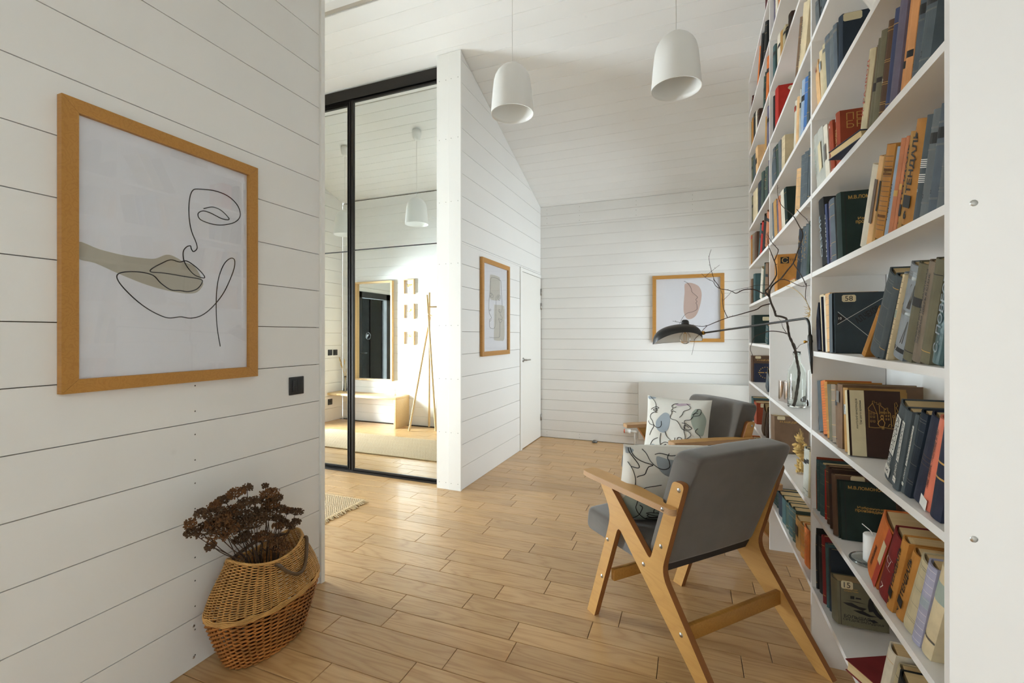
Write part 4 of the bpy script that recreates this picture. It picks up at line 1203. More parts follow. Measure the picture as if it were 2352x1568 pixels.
def d_gals(n):
    def f(o, t, H, d):
        x = -min(.007, t * .22)
        patch(o, 'white_strip', 'white_print', (x - .0002, t * .5, H * .60), (0, 0, 1), (0, 1, 0), H * .50, t * .42, .0004)
        sp_text(o, 'ГОЛСУОРСИ', 'black_print', H * .60, H * .46, hgt=t * .30, shear=.25).location.x -= .0004
        sp_text(o, 'ДЖОН', 'white_print', H * .24, H * .17, hgt=t * .36, shear=.25)
        patch(o, 'white_square', 'white_print', (x - .0002, t * .5, H * .11), (0, 0, 1), (0, 1, 0), t * .5, t * .5, .0004)
        sp_text(o, n, 'black_print', H * .11, t * .28).location.x -= .0004
    return f
def d_vin(o, t, H, d):
    patch(o, 'cloth_quarter', 'paper_label', cov(d * .145, H / 2, 0), RX, UZ, d * .29, H * .996, .0004)
    patch(o, 'cloth_spine', 'paper_label', (-min(.007, t * .22) - .0002, t / 2, H / 2), (0, 0, 1), (0, 1, 0), H * .996, t * .9, .0003)
    letter(o, 'АНАТОЛИЙ ВИНОГРАДОВ', 'black_print', cov(d * .125, H * .64), (0, 0, 1), (-1, 0, 0), H * .46, d * .052, .02)
    letter(o, 'Три цвета времени', 'black_print', cov(d * .205, H * .66), (0, 0, 1), (-1, 0, 0), H * .37, d * .05, .01, .2)
    # gold street scene with houses, a lady and a lamp post
    m = MB()
    def L(pts, r=.0007):
        m.tube([(d * (.36 + .58 * a), -.0009, H * (.44 + .42 * b)) for a, b in pts], r, 4, smooth=False)
    L([(0, .02), (.2, 0), (.5, .03), (.75, 0), (1, .02)]); L([(.0, .0), (.02, .62), (.0, .7), (.16, .88), (.16, .96), (.22, .96), (.22, .9), (.30, .92), (.30, .84), (.38, .86), (.38, .9), (.43, .9), (.43, .8), (.60, .66), (.60, .72), (.66, .74), (.66, .62), (.74, .55), (.76, .1)])
    L([(.0, .62), (.30, .5), (.32, .1)]); L([(.3, .5), (.16, .88)]); L([(.38, .5), (.38, .84)]); L([(.54, .5), (.54, .68)])
    for a in (.06, .16):
        for b in (.2, .36, .48): L([(a, b), (a + .05, b), (a + .05, b + .07), (a, b + .07), (a, b)], .0005)
    for a in (.42, .48, .58, .66):
        for b in (.3, .42, .53): L([(a, b), (a + .03, b), (a + .03, b + .06), (a, b + .06), (a, b)], .0005)
    L([(.36, .06), (.30, .16), (.36, .26), (.44, .32), (.40, .40), (.45, .46), (.50, .40), (.47, .32), (.54, .2), (.50, .06), (.36, .06)], .0009)
    L([(.44, .05), (.44, -.04)]); L([(.49, .05), (.49, -.04)])
    L([(.84, .08), (.84, .40)]); L([(.81, .40), (.87, .40), (.86, .48), (.82, .48), (.81, .40)])
    L([(.90, .12), (.90, .9), (.95, .95), (1.0, .82), (.94, .76), (1, .62), (.92, .55), (.99, .5), (.98, .3), (.92, .28)]); L([(.64, .06), (.70, .16), (.78, .12), (.74, .04)])
    m.build('gold_drawing', 'gold_print', o)
def d_saxton(o, t, H, d):
    patch(o, 'cloth_hinge', 'underside_cloth', cov(d * .06, H / 2, 0), RX, UZ, d * .012, H * .99, .0004)
    d_label(o, t, H, d, '15', .034, .026, .20, .93)
    letter(o, 'АЛЕКСАНДР', 'gold_print', cov(d * .28, H * .845), RX, UZ, d * .27, H * .028, .01, .2)
    letter(o, 'САКСТОН', 'gold_print', cov(d * .28, H * .80), RX, UZ, d * .28, H * .034, .02)
    letter(o, 'БОЛЬШАЯ', 'black_print', cov(d * .38, H * .22), RX, UZ, d * .52, H * .075, .02)
    letter(o, 'СРЕДНЕЗАПАДНАЯ', 'black_print', cov(d * .50, H * .14), RX, UZ, d * .80, H * .06, .015)
    m = MB()
    def B(pts, dz=0): 
        k = len(pts); m.add([(d * a, -.0005 - dz, H * b) for a, b in pts], [tuple(range(k))])
    B([(.62, .40), (.60, .52), (.62, .66), (.66, .74), (.70, .70), (.72, .58), (.80, .42), (.86, .36), (.90, .30), (.84, .28), (.76, .34), (.70, .42)])
    B([(.26, .63), (.34, .63), (.34, .70), (.26, .69)]); B([(.36, .64), (.48, .645), (.47, .68), (.37, .68)])
    B([(.10, .52), (.28, .54), (.42, .48), (.58, .46), (.50, .40), (.34, .44), (.2, .47)]); B([(.30, .38), (.50, .40), (.66, .33), (.80, .32), (.62, .29), (.44, .33)])
    B([(.14, .58), (.40, .585), (.58, .56), (.40, .565)]); B([(.60, .22), (.72, .24), (.80, .19), (.70, .17)])
    m.build('printed_scene', 'black_print', o)
def d_winter(o, t, H, d):
    sp_text(o, 'ЗИМНИЙ ВЕТЕР · МАЛЕНЬКАЯ', 'black_print', H * .55, H * .74, y=t * .66, hgt=t * .24, bold=.02)
    sp_text(o, 'ЖЕЛЕЗНАЯ ДВЕРЬ В СТЕНЕ', 'black_print', H * .54, H * .70, y=t * .34, hgt=t * .24, bold=.02)
def d_harris(o, t, H, d):
    sp_text(o, 'Томас ХАРРИС · МОЛЧАНИЕ ЯГНЯТ', 'dark_groove', H * .56, H * .66, hgt=t * .34, shear=.2)
    patch(o, 'pale_foot', 'white_print', (-min(.007, t * .22) - .0002, t / 2, H * .06), (0, 0, 1), (0, 1, 0), H * .12, t * .9, .0003)
def d_silver(o, t, H, d):
    for f_ in (.93, .91, .52, .49): sp_band(o, 'slate_dummy' if False else 'doorstop_grey', H * f_, .0018)
    sp_band(o, 'doorstop_grey', H * .87, H * .035); sp_band(o, 'doorstop_grey', H * .505, H * .05); sp_band(o, 'black_print', H * .10, H * .05)
    sp_text(o, '7', 'white_print', H * .10, t * .18, up=False)
    m = MB()
    for i in range(9):
        y0 = t * random.uniform(.15, .8); z0 = H * random.choice((.18, .56)); m.tube([spine_pos(t, y0, z0), spine_pos(t, max(.1 * t, y0 - t * .5), z0 + H * .25)], .0007, 4)
    m.build('embossed_line', 'doorstop_grey', o, kind='stuff')
def d_striped(o, t, H, d):
    for i in range(16): sp_band(o, 'dark_groove' if False else 'leather', H * (.10 + .052 * i), .0014)
    sp_band(o, 'dry_flower_rust', H * .72, H * .07); sp_band(o, 'gold_print', H * .72, H * .02)
    sp_band(o, 'dry_flower_rust', H * .25, H * .03)
def d_greystripe(o, t, H, d):
    for i in range(5): sp_band(o, 'white_print', H * (.52 + .018 * i), .0018)
    for i in range(5): sp_band(o, 'white_print', H * (.38 + .018 * i), .0018)
    sp_text(o, '1', 'white_print', H * .30, t * .22, up=False)
def d_greylabel(o, t, H, d):
    sp_band(o, 'dark_groove', H * .74, H * .10)
    for f_ in (.84, .83, .64, .63, .14, .13): sp_band(o, 'doorstop_grey', H * f_, .0012)
    sp_text(o, '2', 'black_print', H * .2, t * .24, up=False)
def d_tolstoyred(o, t, H, d):
    sp_text(o, 'Л. РАЗВОД', 'red_print', H * .58, H * .62, hgt=t * .42)
def d_karav(o, t, H, d):
    sp_text(o, 'ГЕОРГИЙ КАРАВАЕВ', 'black_print', H * .34, H * .36, y=t * .62, hgt=t * .16, bold=.03)
    x = -min(.007, t * .22)
    patch(o, 'red_half', 'red_print', (x * .75 - .0002, t * .24, H * .5), (0, 0, 1), (0, 1, 0), H * .99, t * .42, .0003)
    patch(o, 'title_panel', 'paper_label', (x * .75 - .0008, t * .24, H * .58), (0, 0, 1), (0, 1, 0), H * .36, t * .22, .0003)
def d_seven(o, t, H, d):
    sp_text(o, '7', 'white_print', H * .13, t * .4, up=False, bold=-.015); sp_text(o, 'Ч', 'white_print', H * .55, t * .5, up=False, bold=-.025, shear=.2)
    for f_ in (.46, .62): sp_band(o, 'white_print', H * f_, .0008, .5)
def d_redlabel(o, t, H, d):
    patch(o, 'paper_label', 'paper_label', cov(d * .45, H * .90, 0), RX, UZ, .05, .024, .0005, .009)
    letter(o, 'П', 'white_print', cov(d * .62, H * .76), RX, UZ, .012)
def d_stendhal_cover(o, t, H, d):
    patch(o, 'initial_block', 'dark_groove', cov(d * .20, H * .84, 0), RX, UZ, d * .24, H * .17, .0004)
    letter(o, 'С', 'gold_print', cov(d * .205, H * .84, .0008), RX, UZ, d * .17, H * .15)
    letter(o, 'ТЕНДАЛЬ', 'dark_groove', cov(d * .64, H * .83), RX, UZ, d * .62, H * .075, .0)
def d_shchedrin(o, t, H, d):
    d_label(o, t, H, d, None, .040, .020, .20, .945)
    letter(o, 'Н.ЩЕДРИН', 'gold_print', cov(d * .52, H * .84), RX, UZ, d * .72, H * .055, .015)
def d_ring(o, t, H, d):
    m = MB(); cx, cz = d * .52, H * .52; r = min(d, H) * .32
    for i in range(18):
        a = 2 * math.pi * i / 18
        if abs(math.sin(a)) < .25: continue
        m.box((cx + r * math.cos(a) - .003, -.0007, cz + r * .9 * math.sin(a) - .003), (cx + r * math.cos(a) + .003, -.0001, cz + r * .9 * math.sin(a) + .003))
    m.box((cx - r * 1.15, -.0007, cz - .003), (cx - .012, -.0001, cz + .003)); m.box((cx - .004, -.0007, cz - .004), (cx + .004, -.0001, cz + .004)); m.box((cx + .012, -.0007, cz - .003), (cx + r * 1.15, -.0001, cz + .003))
    m.build('gold_ring', 'gold_print', o)
def d_goldflora(o, t, H, d):
    m = MB()
    for i in range(int(26)):
        y = t * random.uniform(.2, .8); z = H * random.uniform(.34, .88); x, _, _ = spine_pos(t, y, z)
        m.box((x - .0004, y - .0016, z - .0022), (x + .0004, y + .0016, z + .0022))
    m.build('gold_pattern', 'gold_print', o)
def d_cloth_label(mat, fz=.62, fh=.18):
    return lambda o, t, H, d: sp_band(o, mat, H * fz, H * fh)
def d_vlabel(mat, z=.72, l=.3, s=None):
    def f(o, t, H, d):
        patch(o, 'spine_label', mat, (-min(.007, t * .22) - .0002, t / 2, H * z), (0, 0, 1), (0, 1, 0), H * l, t * .6, .0004)
    return f
def d_worn_text(s, mat='white_print', fz=.5, fl=.7):
    return lambda o, t, H, d: sp_text(o, s, mat, H * fz, H * fl, hgt=t * .42)
def d_spinelines(o, t, H, d):
    for f_ in (.93, .9, .8, .62, .4, .2, .17): sp_band(o, 'doorstop_grey', H * f_, .001)
B = book
# right bay ------------------------------------------------------------------------------------------------
# eighth shelf up
B(1877, 1884, 20, -4, 'grey'); B(1884, 1891, 14, -4, 'slate'); B(1891, 1898, 4, -3, 'slate', h=.25)
# seventh
B(1881, 1887, 138, -9, 'peach', d_vlabel('red_print', .78, .22)); B(1887, 1895, 131, -5, 'cream', d_vlabel('print_blue', .72, .16)); B(1895, 1901, 112, -4, 'beige', d_cloth_label('doorstop_grey', .88, .06))
B(1902, 1910, 97, -6, 'blue_grey', d_cloth_label('doorstop_grey', .88, .06)); B(1910, 1917, 82, -3, 'grey', d_cloth_label('doorstop_grey', .88, .05)); B(1917, 1925, 70, -3, 'blue_grey', d_cloth_label('doorstop_grey', .88, .05))
B(1925, 1936, 55, 0, 'ink_blue', lambda o, t, H, d: d_label(o, t, H, d, None, .052, .026, .30, .93), ur=1988, label='slate blue book with a big cut-corner paper label, near the ceiling, right bay')
# sixth
B(1879, 1887, 322, -8, 'pale_grey', d_worn_text('КНИГИ', 'print_green', .5, .5)); B(1887, 1898, 312, -8, 'pale_grey', d_vlabel('paper_label', .5, .5)); B(1899, 1907, 300, -7, 'ivory', d_vlabel('doorstop_grey', .5, .3))
B(1909, 1913, 293, -9, 'rust', d_num('3')); B(1913, 1918, 285, -6, 'rust', d_num('4'))
B(1918, 1932, 277, -3, 'rust', d_petrus, depth=.20, label='dark red book with big gold cover letters on the sixth shelf up, right bay')
B(1974, 1987, 131, 24, 'beige', d_tolstoyred, label='beige book with red spine lettering leaning right, sixth shelf up, right bay'); B(1987, 1993, 121, 20, 'brown'); B(1993, 2004, 107, 23, 'olive', d_cloth_label('underside_cloth', .5, .09)); B(2004, 2015, 84, 23, 'olive', d_cloth_label('underside_cloth', .5, .05))
B(2015, 2030, 67, 25, 'brown', lambda o, t, H, d: [sp_band(o, 'gold_print', H * q, .0012) for q in (.93, .9, .62, .60, .4, .38, .2, .18, .1)] and sp_text(o, '3', 'white_print', H * .42, t * .3, up=False))
B(2030, 2043, 37, 26, 'blue'); B(2043, 2058, 18, 27, 'violet'); B(2060, 2075, 3, 26, 'apricot', d_cloth_label('black_print', .34, .07)); B(2075, 2089, -8, 26, 'apricot', d_cloth_label('black_print', .38, .07))
B(2089, 2106, -20, 28, 'blue_grey', d_greylabel); B(2106, 2132, -32, 30, 'slate', d_greylabel, ur=2200)
# fifth
B(1890, 1901, 470, -9, 'black', d_worn_text('СЕРИЯ', 'print_blue', .45, .62), depth=.17); B(1901, 1905, 473, -6, 'blue', d_worn_text('ПАМЯТЬ', 'white_print', .5, .7)); B(1905, 1913, 469, -4, 'violet'); B(1913, 1922, 465, -6, 'blue_grey')
B(1922, 1927, 459, -6, 'cream', d_worn_text('РУССКАЯ', 'leather', .5, .8)); B(1927, 1936, 452, -5, 'dark_green', d_lomonosov, ur=2062, label='dark green book with gold cover title, standing upright on the fifth shelf up')
B(1976, 1988, 391, 29, 'ivory'); B(1988, 2002, 381, 22, 'peach', d_vlabel('leather', .5, .5)); B(2002, 2008, 375, 16, 'tan', d_vlabel('black_print', .55, .34)); B(2008, 2027, 352, 27, 'gold_brown', d_striped)
B(2027, 2038, 352, 26, 'pale_blue', d_worn_text('МИХАИЛ', 'ink', .4, .4)); B(2039, 2048, 336, 21, 'salmon', d_cloth_label('gold_print', .45, .06)); B(2048, 2056, 327, 25, 'salmon', d_cloth_label('gold_print', .5, .06))
B(2056, 2068, 313, 33, 'tan', d_stendhal('6'), label='tan book with heavy black block lettering, the slimmer of two, fifth shelf up')
B(2068, 2095, 298, 36, 'gold_brown', d_stendhal('6'), ur=2185, label='thick tan book with heavy black block lettering on the fifth shelf up')
B(2098, 2113, 276, 34, 'slate', d_greystripe, label='slate book with white spine stripes, fifth shelf up, right bay'); B(2113, 2132, 267, 32, 'grey', d_greylabel); B(2132, 2150, 254, 29, 'blue_grey', d_greylabel); B(2150, 2167, 246, 26, 'grey', d_spinelines)
# fourth
B(1877, 1885, 685, -6, 'navy', d_worn_text('ПОВЕСТИ', 'gold_print', .6, .4)); B(1885, 1890, 684, -5, 'navy'); B(1891, 1898, 681, -6, 'cream'); B(1898, 1901, 680, -5, 'ivory'); B(1901, 1911, 679, -5, 'peach', d_spinelines)
B(1911, 1919, 676, -2, 'petrol', d_chekhov, depth=.17, label='dark blue book with crossing white lines and black diagonal letters on its cover')
B(1978, 1986, 714, 38, 'gold_brown', depth=.15); B(1994, 2016, 645, 43, 'slate', d_spinelines); B(2016, 2028, 643, 36, 'slate'); B(2028, 2038, 637, 32, 'cream', lambda o, t, H, d: ([sp_band(o, 'leather', H * (.08 + .06 * q), .0012) for q in range(15)], sp_band(o, 'print_green', H * .56, H * .09)), label='cream patterned book with a green spine band on the fourth shelf up')
B(2038, 2044, 632, 33, 'silver'); B(2044, 2072, 625, 35, 'silver', d_silver, label='silver grey book with embossed spine panels on the fourth shelf up')
B(2073, 2093, 618, 29, 'olive', ur=2160); B(2094, 2113, 611, 38, 'taupe', d_winter, label='grey book with two rows of black spine capitals on the fourth shelf up'); B(2113, 2133, 605, 36, 'olive'); B(2134, 2164, 592, 30, 'bright_blue' if False else 'teal', d_worn_text('С. ПОВЕСТЬ', 'print_blue', .5, .8), glossy=True, label='glossy blue book at the right end of the fourth shelf up')
# third
B(1877, 1884, 864, -6, 'ink_blue', depth=.20); B(1884, 1891, 875, -5, 'slate'); B(1893, 1903, 877, -7, 'orange', lambda o, t, H, d: [sp_band(o, 'leather', H * (.06 + .05 * q), .001) for q in range(18)]); B(1903, 1908, 878, -8, 'ochre'); B(1908, 1914, 883, -6, 'olive')
B(1914, 1922, 882, -4, 'taupe'); B(1922, 1925, 884, -3, 'umber'); B(1925, 1935, 880, 0, 'umber', d_vlabel('slate_d' if False else 'doorstop_grey', .8, .18), depth=.21); B(1936, 1943, 893, -4, 'tan', d_cloth_label('doorstop_grey', .68, .2)); B(1943, 1951, 890, -4, 'tan', d_cloth_label('doorstop_grey', .66, .16))
B(1952, 1958, 896, -7, 'dark_brown', d_vin, ur=2072, label='brown book with a cream quarter and a gold street drawing on its cover')
B(2029, 2051, 937, 37, 'slate', d_gals('5'), label='slate book with white title strip, leftmost of three alike, third shelf up'); B(2051, 2063, 943, 31, 'slate', d_gals('2'), label='slate book with white title strip, middle of three alike, third shelf up'); B(2063, 2077, 949, 33, 'slate', d_gals('3'), label='slate book with white title strip, rightmost of three alike, third shelf up')
B(2077, 2090, 949, 40, 'ink_blue', d_spinelines); B(2090, 2118, 954, 36, 'navy', lambda o, t, H, d: [sp_band(o, 'leather', H * q, .001) for q in (.55, .5, .45)]); B(2118, 2135, 963, 42, 'coral', d_harris, label='coral paperback with slanted dark lettering on the third shelf up', glossy=True); B(2136, 2160, 975, 34, 'navy', lambda o, t, H, d: (sp_band(o, 'gold_print', H * .6, .004), sp_band(o, 'gold_print', H * .44, .004)), ur=2230)
# second
B(1875.5, 1877.5, 1041, -2, 'rust', depth=.17); B(1877.5, 1883, 1053, -2, 'teal', d_spinelines, depth=.15); B(1883.5, 1894, 1058, 0, 'teal', d_spinelines); B(1896.5, 1902, 1070, -6, 'red'); B(1902, 1909, 1064, -6, 'brown'); B(1909, 1916, 1072, -6, 'dark_brown')
B(1916, 1923, 1086, -4, 'brown', lambda o, t, H, d: d_label(o, t, H, d, None, .04, .018, .35, .955), depth=.18); B(1924, 1927, 1092, -10, 'dark_green'); B(1927, 1935, 1093, -9, 'dark_green', d_lomonosov, ur=2059, label='dark green book with gold cover title behind the white candle')
B(1985, 2014, 1199, 37, 'orange', d_karav, depth=.19, label='orange and red book leaning right beside the white candle'); B(2015, 2037, 1215, 27, 'dark_red', d_seven, label='dark red book with a white seven on its spine'); B(2037, 2049, 1230, 30, 'ochre', d_stendhal('5'), label='ochre block-lettered book, left one of two on the second shelf up'); B(2049, 2073, 1250, 33, 'ochre', d_stendhal('7'), label='ochre block-lettered book, right one of two on the second shelf up')
B(2073, 2094, 1267, 27, 'beige', d_spinelines); B(2095, 2112, 1289, 36, 'lavender', lambda o, t, H, d: ([sp_band(o, 'white_print', H * (.05 + .09 * q), .001) for q in range(11)], sp_band(o, 'print_blue', H * .55, H * .12)), label='lavender book with white rings round its spine on the second shelf up'); B(2113, 2138, 1296, 48, 'cream', lambda o, t, H, d: (sp_band(o, 'print_green', H * .74, H * .2), sp_band(o, 'doorstop_grey', H * .2, .006)))
# first
B(1868, 1872, 1193, -2, 'black', d_cloth_label('red_print', .9, .08)); B(1872, 1878, 1204, -2, 'black'); B(1878.5, 1892, 1214, -4, 'black', lambda o, t, H, d: [sp_band(o, 'doorstop_grey', H * q, .001) for q in (.8, .77, .74)]); B(1893, 1898, 1227, -4, 'dark_red'); B(1899, 1905, 1242, -4, 'teal'); B(1905, 1910.5, 1254, -2, 'ink_blue', depth=.205)
B(1911, 1926, 1314, -3, 'olive', d_saxton, ur=2041, label='worn olive book with a dark cover scene and black title, bottom shelf')
B(2012, 2026, 1504, 30, 'ivory', depth=.17, h=.215, k=0, label='ivory book leaning over the dark red lying book, bottom shelf'); B(2026, 2040, 1500, 28, 'beige', depth=.16, h=.195, k=0); B(2040, 2060, 1500, 26, 'black', depth=.16, h=.19, k=0); B(2060, 2090, 1500, 25, 'cream', depth=.16, h=.19, k=0)
# middle bay -----------------------------------------------------------------------------------------------
B(1776, 1784, 1118, 0, 'teal', d_spinelines); B(1784, 1789, 1121, 0, 'teal', d_spinelines); B(1789, 1797, 1126, 0, 'ink_blue'); B(1797, 1805, 1136, 0, 'teal'); B(1805, 1812, 1144, 0, 'green'); B(1812, 1821, 1153, 0, 'teal'); B(1821, 1828, 1161, 0, 'green'); B(1828, 1838, 1181, 0, 'tan', d_vlabel('black_print', .6, .35)); B(1838, 1848, 1194, 0, 'ochre', d_spinelines); B(1848, 1859, 1201, 0, 'orange', d_goldflora)
B(1771, 1780, 950, -1, 'umber', d_shchedrin, depth=.17, xs=.455, label='big dark brown book with gold cover title behind the chair back'); B(1846, 1852, 1027, 3, 'pale_grey'); B(1852, 1856, 1030, 3, 'pale_grey'); B(1856, 1860, 1034, 2, 'beige')
B(1780, 1786, 590, 0, 'ochre', d_stendhal_cover, depth=.18, label='orange-brown book with a big ornamental initial on its cover, middle bay'); B(1829, 1837, 536, 7, 'ink_blue', d_goldflora); B(1837, 1844, 528, 7, 'slate', d_goldflora); B(1844, 1851, 522, 7, 'slate', d_goldflora); B(1851, 1857, 515, 6, 'green')
B(1768.8, 1773, 465, 0, 'black', depth=.16); B(1773.5, 1780, 476, -2, 'blue_grey', d_vlabel('white_print', .1, .06)); B(1780, 1786, 472, -3, 'tan'); B(1786.5, 1790.5, 466, -3, 'violet'); B(1791, 1795, 458, -3, 'salmon'); B(1796, 1800, 450, -5, 'ivory'); B(1800.5, 1805, 446, -5, 'ivory'); B(1805.5, 1810, 440, -4, 'dark_green', depth=.17, label='dark green book whose plain cover shows in the middle bay, sixth shelf up')
B(1825, 1836, 402, 5, 'peach', d_spinelines); B(1838, 1846, 366, 4, 'slate', d_spinelines); B(1846, 1853, 357, 4, 'slate', d_spinelines); B(1853, 1859, 350, 3, 'slate')
B(1775, 1779, 362, -3, 'slate'); B(1779.5, 1784, 352, -4, 'slate'); B(1784.5, 1790, 344, -3, 'green'); B(1790.5, 1795.5, 334, -2, 'grey'); B(1796, 1803, 324, 0, 'cream', d_spinelines, depth=.15); B(1824, 1829, 240, 4, 'ivory', d_vlabel('red_print', .86, .1)); B(1829.5, 1833, 228, 4, 'peach'); B(1833, 1837, 213, 4, 'pale_grey'); B(1837.5, 1846, 198, 5, 'pale_blue'); B(1846.5, 1852, 186, 5, 'bright_blue'); B(1852, 1858, 178, 4, 'slate')
B(1776, 1780, 230, 0, 'black'); B(1781, 1788, 216, 0, 'red', d_redlabel, depth=.16, label='bright red book with an oval paper label, middle bay'); B(1825, 1831, 50, 14, 'umber'); B(1832, 1840, 28, 14, 'cream', d_worn_text('ЛЮДИ И СУДЬБЫ', 'ink', .5, .6)); B(1840, 1846, 12, 14, 'cream')
B(1777, 1781, 114, 0, 'teal'); B(1781.5, 1786, 106, 0, 'cream'); B(1787, 1793, 92, 0, 'ivory'); B(1793.5, 1798, 82, 0, 'tan'); B(1798.5, 1805, 77, 0, 'beige'); B(1806, 1810, 72, 0, 'black'); B(1812, 1818, 44, 0, 'dark_brown')
B(1777, 1782, 2, 0, 'violet'); B(1783, 1786, -6, 0, 'ivory'); B(1787, 1790, -10, 0, 'tan'); B(1790.5, 1795, -14, 0, 'orange')
# left bay -------------------------------------------------------------------------------------------------
B(1723, 1728, 992, 0, 'orange'); B(1729, 1733, 1002, 0, 'dark_brown'); B(1734, 1740, 1005, 0, 'taupe')
B(1726, 1730.5, 909, 0, 'teal'); B(1731.5, 1738, 918, 0, 'rust', lambda o, t, H, d: d_label(o, t, H, d, None, .05, .03, .3, .88), depth=.17, label='rust brown book with a paper label behind the farther armchair'); B(1748, 1754, 942, 5, 'umber', d_spinelines); B(1755, 1762, 948, 3, 'brown')
B(1722.5, 1729, 815, 0, 'brown', d_shchedrin, depth=.19, label='brown book with gold cover title behind the gold-ringed navy book'); B(1729.5, 1732, 833, 0, 'navy', d_ring, depth=.16, label='navy book with a ring of gold marks on its cover, left bay'); B(1757, 1763, 862, 4, 'slate')
B(1726, 1732, 725, 0, 'dark_green', lambda o, t, H, d: d_label(o, t, H, d, None, .045, .03, .45, .86), depth=.18, label='dark green book with a small label above the gold-ringed book, left bay'); B(1758, 1763, 750, 2, 'teal')
B(1724.5, 1728, 643, 0, 'umber'); B(1728.5, 1735, 634, 0, 'teal', lambda o, t, H, d: d_label(o, t, H, d, None, .045, .022, .5, .94), depth=.13, label='teal book with a rounded paper label, fifth shelf up, left bay'); B(1745.5, 1749.5, 622, 4, 'ivory', d_spinelines); B(1750, 1756, 614, 3, 'green'); B(1757, 1763, 610, 2, 'umber')
B(1723, 1728, 547, 0, 'gold_brown', d_cloth_label('red_print', .92, .1)); B(1728.5, 1733, 542, 0, 'taupe'); B(1733.5, 1738, 538, 0, 'brown', depth=.15); B(1742, 1745, 522, 5, 'teal'); B(1745.5, 1749, 517, 5, 'red'); B(1750, 1756, 508, 5, 'black'); B(1757, 1763, 498, 5, 'salmon')
B(1720.8, 1723, 466, 0, 'umber'); B(1723.5, 1726.5, 461, 0, 'navy'); B(1727, 1730, 457, 0, 'olive'); B(1730.5, 1735, 447, 0, 'cream'); B(1735.5, 1740, 440, 0, 'cream'); B(1740.5, 1748, 430, 0, 'ink_blue'); B(1748.5, 1753.5, 403, 1, 'green'); B(1754, 1757, 398, 1, 'dark_green'); B(1757.5, 1763, 393, 1, 'green', d_goldflora); B(1763.3, 1765.5, 375, 0, 'violet')
B(1724, 1727, 372, -1, 'slate'); B(1727.5, 1730, 368, -1, 'olive'); B(1730.5, 1733, 364, -1, 'green'); B(1733.5, 1736, 360, -1, 'slate'); B(1737, 1741.5, 349, -1, 'peach', d_vlabel('black_print', .5, .2), depth=.12); B(1757, 1759.5, 274, 3, 'tan'); B(1759.8, 1762, 270, 3, 'ivory'); B(1762.2, 1766, 252, 1, 'violet')
B(1722, 1724, 292, 0, 'beige'); B(1724.4, 1727, 285, 0, 'rust'); B(1727.4, 1731, 280, 0, 'gold_brown'); B(1731.4, 1735.5, 270, 0, 'black'); B(1736, 1739.5, 265, 0, 'ivory'); B(1740, 1744, 262, 0, 'dark_brown'); B(1754, 1756.5, 182, 2, 'green'); B(1757, 1759.3, 172, 2, 'dark_green'); B(1759.6, 1764, 142, 3, 'orange')
B(1723, 1727, 238, 3, 'maroon'); B(1738, 1742, 108, 8, 'orange'); B(1743, 1747, 92, 7, 'black'); B(1747.5, 1752, 80, 6, 'black'); B(1752.5, 1758, 70, 5, 'black', depth=.17)
B(1759, 1763, -36, 0, 'maroon')
place_books()
# ---- books lying flat
def lying(name_lab, corner, ang, L, D, T, col, z):
    """corner: far front corner; ang: rotation about z; L along the front, D deep, T thick"""
    o = link('book', book_meshes(T, L, D, False)[0]); o.color = (*lin(C_[col]), 1)
    link('pages', book_meshes(T, L, D, False)[1], o)
    o.matrix_basis = Matrix.Translation(Vector((corner[0], corner[1], z))) @ Matrix.Rotation(ang, 4, 'Z') @ Matrix(((-1, 0, 0, D), (0, 0, -1, 0), (0, -1, 0, T), (0, 0, 0, 1)))
    tag(o, name_lab, 'book', 'books lying flat on the shelves'); return o
p = onz(1903, 369, shelf_z(5)); q = onz(1965.6, 325, shelf_z(5))
lying('navy book lying flat with its pages outward, sixth shelf up, right bay', (p.x, p.y), math.atan2(q.x - p.x, -(q.y - p.y)), (q - p).length + .02, .13, .026, 'navy', shelf_z(5) + .0006)
p = onz(1942, 1512, .339); q = onz(2007, 1568, .339)
lying('dark red book lying flat at the edge of the bottom shelf', (p.x, p.y), math.atan2(q.x - p.x, -(q.y - p.y)), .20, .20, .034, 'dark_red', shelf_z(0) + .0006)
p = onz(1815, 652, shelf_z(4))
lying('small orange book lying flat before the orange-brown book, middle bay', (BX0 + .02, onx(1812, 645, BX0 + .02).y), 0.0, .12, .11, .03, 'orange', shelf_z(4) + .0006)

# ---- white vase near the ceiling
p = onz(1988, 41, shelf_z(6))
vs_ = empty('white_vase', (p.x + .075, p.y - .02, shelf_z(6) + .0005)); tag(vs_, 'white round ceramic vase, partly cut off at the top of the picture', 'vase')
MB().lathe([(0.0, 0), (.045, 0), (.062, .01), (.085, .06), (.095, .11), (.088, .16), (.06, .205), (.04, .225), (.042, .25), (.036, .25), (.034, .226), (.054, .20), (.08, .155), (.088, .11), (.078, .06), (.05, .012), (0, .012)], 36).build('vase_body', 'white_ceramic', vs_)
MB().lathe([(.036, .25), (.042, .25), (.044, .254), (.040, .257), (.035, .254), (.036, .25)], 36).build('rim', 'white_ceramic', vs_)

